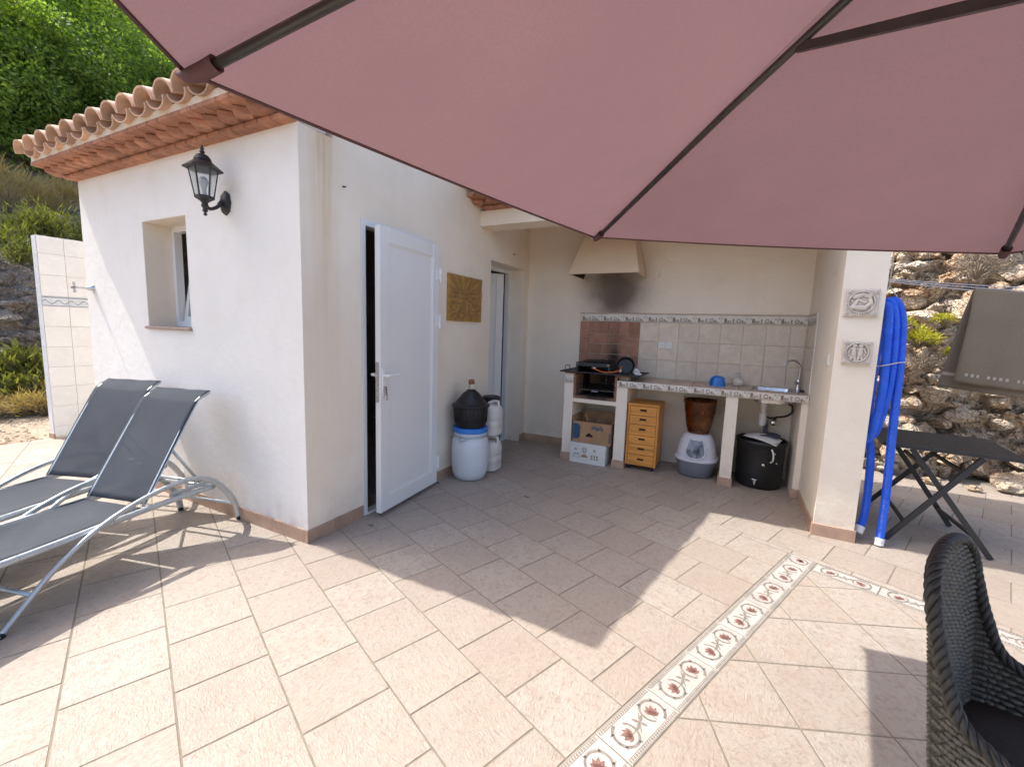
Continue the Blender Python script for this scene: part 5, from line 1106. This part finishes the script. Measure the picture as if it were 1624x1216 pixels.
# ---------------------------------------------------------------- pool hose on the pillar
t = thing('pool_hose', 'bright blue corrugated pool hose hung in loops beside the white pillar', 'hose', (.97, 3.85, 0))
path = [(1.040, 3.765, .045), (1.052, 3.80, .20), (1.060, 3.845, .45), (1.055, 3.875, .85), (1.050, 3.885, 1.25), (1.030, 3.89, 1.56), (1.000, 3.90, 1.68), (.972, 3.945, 1.712), (.958, 4.00, 1.66), (.95, 4.03, 1.35), (.945, 4.02, .98), (.945, 3.97, .78), (.955, 3.90, .755), (.975, 3.862, .86), (1.000, 3.855, 1.15), (.990, 3.858, 1.50), (.965, 3.868, 1.665), (.938, 3.91, 1.70), (.925, 3.97, 1.63), (.92, 4.0, 1.3), (.918, 3.98, .93), (.916, 3.93, .755), (.925, 3.862, .735), (.940, 3.818, .85), (.955, 3.812, 1.10), (.945, 3.815, 1.40), (.936, 3.825, 1.62), (.925, 3.87, 1.672), (.918, 3.93, 1.60), (.916, 3.96, 1.2), (.93, 3.95, .85), (.965, 3.925, .62), (.972, 3.90, .38), (.960, 3.855, .18), (.935, 3.815, .085)]
sp = smooth_path(path, 60); out = [sp[0]]; acc = 0
for k in range(1, len(sp)):
    acc += (sp[k]-sp[k-1]).length
    if acc > .0042: out.append(sp[k]); acc = 0
MB().tube(out, [.0268 if (k // 1) % 2 else .0236 for k in range(len(out))], 12).build('hose', 'hose', t, False)
for e, d in ((out[0], out[0]-out[6]), (out[-1], out[-1]-out[-7])):
    d.normalize(); MB().tube([e-d*.012, e+d*.008, e+d*.010, e+d*.040], [.029, .030, .028, .027], 16).build('cuff', 'white', t, 40)
MB().tube(smooth_path([(.905, 3.80, 1.255), (.955, 3.783, 1.268), (1.02, 3.82, 1.285), (1.083, 3.88, 1.29), (1.06, 3.96, 1.285), (.97, 4.06, 1.27), (.892, 4.02, 1.26), (.893, 3.9, 1.252)], 6, True), .0035, 5, closed=True).build('tie', 'rope', t, True)
c = MB(); c.tube([(.935, 3.90, 2.441), (.936, 3.905, 2.1), (.940, 3.91, 1.805)], .004, 6); c.tube([(.940, 3.91, 1.805), (.905, 3.88, 1.735), (.902, 3.85, 1.66)], .004, 6); c.tube([(.940, 3.91, 1.805), (.99, 3.93, 1.742), (1.01, 3.96, 1.70)], .004, 6); c.build('cord', 'rope', t, True)

# ---------------------------------------------------------------- clothesline and towel
t = thing('clothesline', 'double grey clothesline running right from the pillar in front of the rock', 'clothesline', (3.9, 4.55, 0))
def line(p, q, sag): p, q = Vector(p), Vector(q); return [p.lerp(q, k/16)-V(0, 0, sag*4*(k/16)*(1-k/16)) for k in range(17)]
LN = [((XRO, 4.50, 1.945), (3.9, 4.62, 1.80), .06), ((XRO, 4.47, 1.935), (3.9, 4.50, 1.77), .075), ((XRO, 4.44, 1.925), (3.9, 4.40, 1.765), .10)]
for i, (p, q, s_) in enumerate(LN): MB().tube(line(p, q, s_), .0032, 5).build('line', 'line', t, True)
b = MB(); b.tube([(3.92, 4.51, -.08), (3.92, 4.51, 1.95)], .024, 12); b.beam((3.91, 4.30, 1.78), (3.91, 4.72, 1.78), .03, .03); b.build('post', 'alu', t, 40); MB().cbox(XRO+.0005, XRO+.05, 4.42, 4.52, 1.905, 1.965, .005).build('wall_reel', 'white', t)
tl = thing('towel', 'brown bath towel with pale dotted band hung over the clothesline', 'towel', (1.95, 4.42, 1.05))
def lz(x): p, q, s_ = LN[2]; k = (x-p[0])/(q[0]-p[0]); return p[2]+(q[2]-p[2])*k-s_*4*k*(1-k), p[1]+(q[1]-p[1])*k
def tw(a, c):      # a along width, c along length over the line
    x = 1.555+.86*a; z0, y0 = lz(x); L_ = .74; 
    if c < .47: d = (1-c/.47)*(L_-.01); z = z0+.006-d; y = y0+.012+.018*sst(0, .2, d)+.012*math.sin(a*11+1)*sst(0, .4, d); fx = -.10*(1-a)*d/L_*1.1-.0
    elif c > .53: d = (c-.53)/.47*(L_-.06); z = z0+.006-d; y = y0-.012-.02*sst(0, .2, d)-.022*math.sin(a*9+.6)*sst(0, .5, d)-.012*math.sin(a*23)*sst(.1, .6, d); fx = -.055*(1-a)*d/L_
    else: u = (c-.47)/.06*math.pi; z = z0+.006+.008*math.sin(u); y = y0+.012*math.cos(u); fx = 0
    return V(x+fx, y, z-.05*a*0)
b = MB(); b.grid(tw, 46, 66); o = b.build('cloth', 'towel', tl, True); md = o.modifiers.new('t', 'SOLIDIFY'); md.thickness = .007; md.offset = 0
b = MB()
for k in range(26):
    a0 = .05+.036*k
    if k % 5 == 3: continue
    pts = [tw(a0, .95), tw(a0+.018, .95), tw(a0+.018, .965), tw(a0, .965)]; b.quadv([p+V(0, -.0052, 0) for p in pts])
b.build('dotted_band', 'towel_light', tl); b = MB()
for k in range(30): b.quadv([p+V(0, .0052 if False else -.0045, 0) for p in (tw(k/30, .06), tw((k+1)/30, .06), tw((k+1)/30, .075), tw(k/30, .075))])
b.build('woven_band', 'towel_light', tl)

# ---------------------------------------------------------------- wicker chair
CH = V(.757, 1.363, 0); cf = R(-30); ch = thing('wicker_chair', 'dark woven wicker armchair at the lower right of the terrace', 'armchair', CH, cf)
half = [(.27, .25, .490), (.16, .255, .498), (.06, .245, .508), (-.04, .222, .528), (-.135, .206, .570), (-.176, .198, .66), (-.205, .194, .76), (-.222, .180, .838), (-.236, .115, .888), (-.24, 0, .907)]
ctl = [V(x, -y, z) for x, y, z in half]+[V(x, y, z) for x, y, z in reversed(half[:-1])]
RP = smooth_path(ctl, 16); NR = len(RP)
def outn(k):
    t_ = (RP[min(k+1, NR-1)]-RP[max(k-1, 0)]); n_ = V(t_.y, -t_.x, 0); n_ = n_ if n_.length > 1e-6 else V(1, 0, 0); return n_.normalized()
ON = [outn(k) for k in range(NR)]
if ON[NR//2].x > 0: ON = [-n_ for n_ in ON]
def shell(k, z, off=0):
    p = RP[k]; s_ = 1-.42*(p.z-z); q = V(p.x*s_, p.y*s_, z)+ON[k]*off; return q
ZB = .035
b = MB()
for side, off in ((0, .0035), (1, -.0035)): b.grid(lambda a, c: shell(int(round(a*(NR-1))), ZB+(RP[int(round(a*(NR-1)))].z-.006-ZB)*c, off), NR-1, 20)
b.build('light_block_shell', 'blackp', ch, True, True)  # dark backing added to stop light showing through the weave
b = MB(); z = ZB; row = 0
arc = [0]
for k in range(1, NR): arc.append(arc[-1]+(RP[k]-RP[k-1]).length)
while z < .90:
    run = []
    def flush():
        if len(run) > 3: b.tube(run, .0086, 6, flat=.8)
    for k in range(NR):
        if RP[k].z > z+.004:
            run.append(shell(k, z, .0036*math.sin(arc[k]*math.pi/.017+row*math.pi)))
        else: flush(); run = []
    flush(); z += .0158; row += 1
b.build('weave', 'wick', ch, True, True)
b = MB(); rim = [shell(k, RP[k].z, 0) for k in range(NR)]; T_ = len(rim)
for s_ in range(4):
    pts = []
    for k in range(T_):
        tn = (rim[min(k+1, T_-1)]-rim[max(k-1, 0)]).normalized(); n1 = ON[k]; n1 = (n1-tn*n1.dot(tn)).normalized(); n2 = tn.cross(n1); a = arc[k]*72+s_*math.pi/2; pts.append(rim[k]+n1*(.010*math.cos(a))+n2*(.009*math.sin(a)))
    b.tube(pts, .0075, 6)
b.tube(rim, .009, 6); b.build('braided_rim', 'wick_dark', ch, True, True)
b = MB(); sp2 = [(p.x*.93-.0, p.y*.93) for p in [shell(k, .38, -.012) for k in range(0, NR, 5)]]; b.prism(sp2, .34, .375); b.build('seat', 'blackp', ch, False, True)
b = MB(); b.lathe([(.20, 0), (.222, .012), (.228, .03), (.215, .05), (.15, .062), (.001, .066)], 36, (.02, 0, .3755), 1, 1.05, 3.2); b.build('cushion', 'cushion', ch, True, True)
for k in (6, NR-7, NR//2-14, NR//2+14):
    p = shell(k, .02, -.02); MB().tube([(p.x, p.y, .0), (p.x, p.y, .06)], .014, 8).build('foot', 'blackp', ch, False, True)
# ---------------------------------------------------------------- vegetation
rv = random.Random(21)
def leafquad(b, p, d, l, w_, rr):
    d = d.normalized(); s_ = d.cross(V(rr.uniform(-1, 1), rr.uniform(-1, 1), rr.uniform(-1, 1)))
    if s_.length < 1e-3: s_ = d.orthogonal()
    s_.normalize(); i = len(b.v); b.v += [tuple(p), tuple(p+d*(l*.5)+s_*(w_/2)), tuple(p+d*l), tuple(p+d*(l*.5)-s_*(w_/2))]; b.f.append((i, i+1, i+2, i+3)); b.mi.append(0)
def rdir(rr):
    z = rr.uniform(-1, 1); a = rr.uniform(0, 2*math.pi); k = math.sqrt(1-z*z); return V(k*math.cos(a), k*math.sin(a), z)
def gpos(x, y): return V(x, y, H(x, y))
def tree(name, label, x, y, hgt, rad, mat, seed, nleaf=7000, lsz=.17, low=.2, group='trees on the hillside'):
    rr = random.Random(seed); p0 = gpos(x, y); p0.z -= .1; t = thing(name, label, 'tree', p0, 0, group)
    tr = MB(); top = p0+V(rr.uniform(-.4, .4), rr.uniform(-.4, .4), hgt*.8); tp = smooth_path([p0, p0.lerp(top, .35)+V(rr.uniform(-.2, .2), rr.uniform(-.2, .2), 0), p0.lerp(top, .7)+V(rr.uniform(-.3, .3), rr.uniform(-.3, .3), 0), top], 5)
    n = len(tp); tr.tube(tp, [.16*hgt/6*(1-.85*k/n)+.015 for k in range(n)], 8); cl = []
    for k in range(26):
        f = rr.uniform(low, 1); q = tp[min(n-1, int(f*(n-1)))]; d = rdir(rr); d.z = abs(d.z)*.5+.1; d.normalize(); e = q+d*rad*rr.uniform(.55, 1.05)*(1.15-.55*abs(f-.45)); tr.tube(smooth_path([q, q.lerp(e, .5)+V(0, 0, .12), e], 3), [.045, .04, .034, .028, .022, .016, .01], 5)
        cl.append((e, rr.uniform(.45, .8)*rad*.42)); cl.append((q.lerp(e, .6)+rdir(rr)*.2, rr.uniform(.4, .7)*rad*.40))
    cl += [(top+rdir(rr)*.4, rad*.35) for k in range(5)]
    tr.build('trunk', 'bark', t, True); b = MB()
    for k in range(nleaf):
        c, r_ = rr.choice(cl); d = rdir(rr); p = c+V(d.x, d.y, d.z*.8)*(r_*rr.random()**.45); ld = (d+V(0, 0, -.25)+rdir(rr)*.8); s_ = lsz*rr.uniform(.6, 1.25); leafquad(b, p, ld, s_, s_*.62, rr)
    b.build('crown', mat, t); return t
def dpix(u, dist):        # ground point seen in photo column u at a distance
    d = ray(u, 430); d.z = 0; d.normalize(); return d.x*dist, d.y*dist
spec = [(-25, 17.5, 5.2, 2.3, 'leaf_a', 'bright green broadleaf tree at the left edge above the shower screen'), (45, 20.0, 6.0, 2.6, 'leaf_a', 'full bright green tree behind the left end of the tiled roof'), (110, 17.8, 4.6, 2.1, 'leaf_b', 'deep green tree rising just over the leftmost roof tiles'),
        (170, 21.5, 6.4, 2.7, 'leaf_a', 'tall light green tree below the small patch of sky'), (235, 18.5, 5.2, 2.3, 'leaf_b', 'dark green tree behind the roof beside the parasol corner'), (75, 25.5, 7.6, 3.0, 'leaf_b', 'tall dark tree higher up the hill behind the bright trees'), (5, 25.0, 8.4, 3.2, 'leaf_b', 'tall dark tree at the top left corner of the view'), (300, 22, 6.0, 2.6, 'leaf_a', 'green tree mostly hidden by the parasol corner and roof')]
for i, (u, dist, hg, rd, mt, lb) in enumerate(spec):
    x, y = dpix(u, dist); tree('hillside_tree', lb, x, y, hg, rd, mt, 100+i, 21000, .105)
# the wood that closes the hill behind them
b = MB(); rr = random.Random(5); cl = []
for k in range(420):
    u = rr.uniform(-160, 420); dist = rr.uniform(17, 38); x, y = dpix(u, dist); p = gpos(x, y); hh = rr.uniform(.6, 3.4) if dist < 24 else rr.uniform(1.5, 5.2)
    cl.append((p+V(0, 0, hh), rr.uniform(.6, 1.4), dist))
for k in range(110000):
    c, r_, dist = rr.choice(cl); d = rdir(rr); s_ = .0042*dist*rr.uniform(.8, 1.5)+.04; leafquad(b, c+V(d.x, d.y, d.z)*(r_*rr.random()**.4), d+rdir(rr)*.8, s_, s_*.65, rr)
o = stuff(b.build('hillside_wood', 'leaf_b')); tag(o, 'dense green wood covering the hill behind the house', 'wood')
# shrubs
def shrub(name, label, p, r_, hgt, mat, n, l, w_, seed, cat='shrub', group=None, upw=.6, twigs=True):
    rr = random.Random(seed); p = Vector(p); t = thing(name, label, cat, p, 0, group); b = MB(); s_ = MB()
    st = []
    for k in range(16):
        d = rdir(rr); d.z = abs(d.z)*.8+.35; d.normalize(); e = p+V(d.x*r_, d.y*r_, d.z*hgt*rr.uniform(.6, 1)); m_ = p.lerp(e, .5)+V(0, 0, .04*hgt); s_.tube([p+V(0, 0, -.03), m_, e], [.010, .007, .003], 4); st.append((m_, e))
    for k in range(n):
        m_, e = rr.choice(st); q = m_.lerp(e, rr.random()**.7)+rdir(rr)*(r_*.26*rr.random()**.5); d = (q-p).normalized()*upw+V(0, 0, upw*.6)+rdir(rr)*.7; s2 = l*rr.uniform(.6, 1.3); leafquad(b, q, d, s2, w_*rr.uniform(.7, 1.2), rr)
    b.build('foliage', mat, t); s_.build('stem', 'twig', t, True); return t
def gp(u, v_, dist):
    x, y = dpix(u, dist); return gpos(x, y)
S = [('broom_shrub', 'olive green broom shrub on the bank directly above the shower screen', 100, 12.9, 1.05, 1.0, 'leaf_c', 3800, .15, .022), ('broom_shrub', 'wide olive broom shrub on the bank at the left edge', 40, 12.6, 1.0, .9, 'leaf_c', 3600, .15, .022), ('broom_shrub', 'small olive broom shrub on the rocky bank left of the screen', 20, 11.6, .7, .7, 'leaf_c', 2000, .13, .02),
     ('roadside_shrub', 'bright green weedy shrub at the foot of the bank', 28, 9.95, .62, .95, 'leaf_c', 2800, .15, .035), ('roadside_shrub', 'yellow green weedy shrub beside the shower screen edge', 62, 9.75, .5, .75, 'leaf_c', 2200, .14, .035), ('roadside_shrub', 'green weedy shrub cut by the left edge of the photo', -35, 10.0, .6, .9, 'leaf_c', 2000, .15, .035),
     ('dry_bush', 'dry brown bush on the dirt in front of the green weeds', 52, 9.25, .5, .42, 'dry', 2200, .14, .008), ('dry_bush', 'dry brown bush low at the left edge', 5, 9.35, .45, .38, 'dry', 1800, .13, .008), ('dry_bush', 'tall straw coloured dry grass clump behind the roof end', 25, 14.6, .8, 1.2, 'dry', 2600, .30, .010), ('dry_bush', 'straw coloured grass clump beside the pale boulders', 105, 14.8, .8, .8, 'dry', 2000, .28, .010)]
for i, (nm, lb, u, dist, r_, hg, mt, n, l, w_) in enumerate(S):
    p = gp(u, 0, dist); p.z = max(p.z, 0)-.02
    if 10.3 < dist < 12.2: p.z += .1
    shrub(nm, lb, p, r_, hg, mt, n, l, w_, 300+i, 'shrub' if 'dry' not in nm else 'dry bush', 'wild plants on the bank')
# boulders on the bank
def boulder(label, p, s_, seed, mat):
    bm = bmesh.new(); bmesh.ops.create_icosphere(bm, subdivisions=4, radius=1)
    for v_ in bm.verts:
        n_ = v_.co.normalized(); d = noise.voronoi(n_*1.5+V(seed, 1, 0))[0]; k = .72+.5*min(d[1]-d[0], .5)+.16*noise.fractal(n_*2.5+V(seed, 0, 0), .9, 2, 4); v_.co = Vector((p[0]+n_.x*k*s_[0], p[1]+n_.y*k*s_[1], p[2]+n_.z*k*s_[2]))
    return tag(MB().bm(bm).build('boulder', mat, None, 40), label, 'rock', 'boulders on the bank')
for i, (u, dist, s_, lb) in enumerate(((96, 13.9, (.55, .7, .32), 'pale grey boulder on the bank left of the house corner'), (120, 14.0, (.45, .5, .26), 'pale grey boulder touching the line of the house corner'), (78, 14.1, (.35, .5, .26), 'small pale boulder at the left of the pale boulder row'), (-4, 12.2, (.5, .5, .4), 'grey boulder cut by the left edge among the shrubs'))):
    p = gp(u, 0, dist); boulder(lb, (p.x, p.y, p.z+.12), s_, 40+i, 'rockg')
# pebbles and litter on the dirt track
b = MB(); rr = random.Random(77)
for k in range(1500):
    x = rr.uniform(-9.6, -7.0); y = rr.uniform(.4, 4.2); s_ = rr.uniform(.008, .035); p = gpos(x, y); i = len(b.v)
    vs_ = [V(rr.uniform(.6, 1)*math.cos(R(60*a)), rr.uniform(.6, 1)*math.sin(R(60*a)), rr.uniform(-.1, .1))*s_+p for a in range(6)]; b.v += [tuple(q) for q in vs_]+[tuple(p+V(0, 0, s_*.6))]
    for a in range(6): b.f.append((i+a, i+(a+1) % 6, i+6)); b.mi.append(0)
tag(stuff(b.build('track_gravel', 'rock')), 'loose stone litter on the dirt track beside the terrace', 'gravel')
# tufts on the rock face
def rockpt(u, v_): return at(u, v_, 1, 5.93)
for i, (u, v_, r_, mt, lb, n, w_) in enumerate(((1455, 548, .17, 'leaf_y', 'yellow flowering tuft on the rock right of the blue hose', 900, .010), (1432, 520, .10, 'leaf_y', 'thin yellow tuft on the rock touching the blue hose', 300, .010), (1497, 512, .09, 'leaf_y', 'tiny yellow tuft high on the rock left of the towel', 260, .010), (1512, 565, .08, 'leaf_y', 'small yellow tuft on the rock at the towel edge', 240, .010), (1470, 585, .17, 'twig', 'grey dry twiggy bush on the rock under the yellow tuft', 700, .005), (1548, 438, .22, 'twig', 'dry root tangle in the rock cleft above the towel', 700, .005))):
    p = rockpt(u, v_); shrub('rock_tuft', lb, p, r_, r_*1.1, mt, n, .05 if mt != 'twig' else .10, w_, 500+i, 'plant', 'tufts on the rock face', .4)
# loose stones at the rock foot
for i, (u, v_, s_, lb) in enumerate(((1478, 768, .075, 'loose stone at the rock foot seen between the table legs'), (1602, 782, .10, 'largest loose stone at the rock foot by the right edge'), (1545, 779, .055, 'small loose stone at the rock foot below the table top'))):
    p = at(u, v_, 2, 0); bm = bmesh.new(); bmesh.ops.create_icosphere(bm, subdivisions=3, radius=1)
    for q in bm.verts: n_ = q.co.normalized(); k = .8+.35*noise.noise(n_*1.8+V(i*7, 0, 0)); q.co = Vector((p.x+n_.x*k*s_*1.3, p.y+n_.y*k*s_, s_*.5+n_.z*k*s_*.7))
    tag(MB().bm(bm).build('loose_stone', 'rock', None, 40), lb, 'stone', 'loose stones at the rock foot')
# leaf litter on the terrace
for i, (u, v_, lb) in enumerate(((835, 788, 'dark dry leaf on the shaded tiles before the kitchen'), (694, 766, 'brown leaf beside the door hinge on the floor'), (588, 833, 'brown leaf at the door threshold'))):
    p = at(u, v_, 2, 0); b = MB(); b.grid(lambda a, c: (p.x+(a-.5)*.05, p.y+(c-.5)*.022*math.sin(math.pi*(.1+.8*a)), .001+.006*(2*c-1)**2), 6, 4); tag(b.build('dry_leaf', 'twig', None, True), lb, 'leaf')
print('objects', len(bpy.data.objects), 'tris', sum(len(o.data.loop_triangles) if o.type == 'MESH' and (o.data.calc_loop_triangles() or 1) else 0 for o in bpy.data.objects))
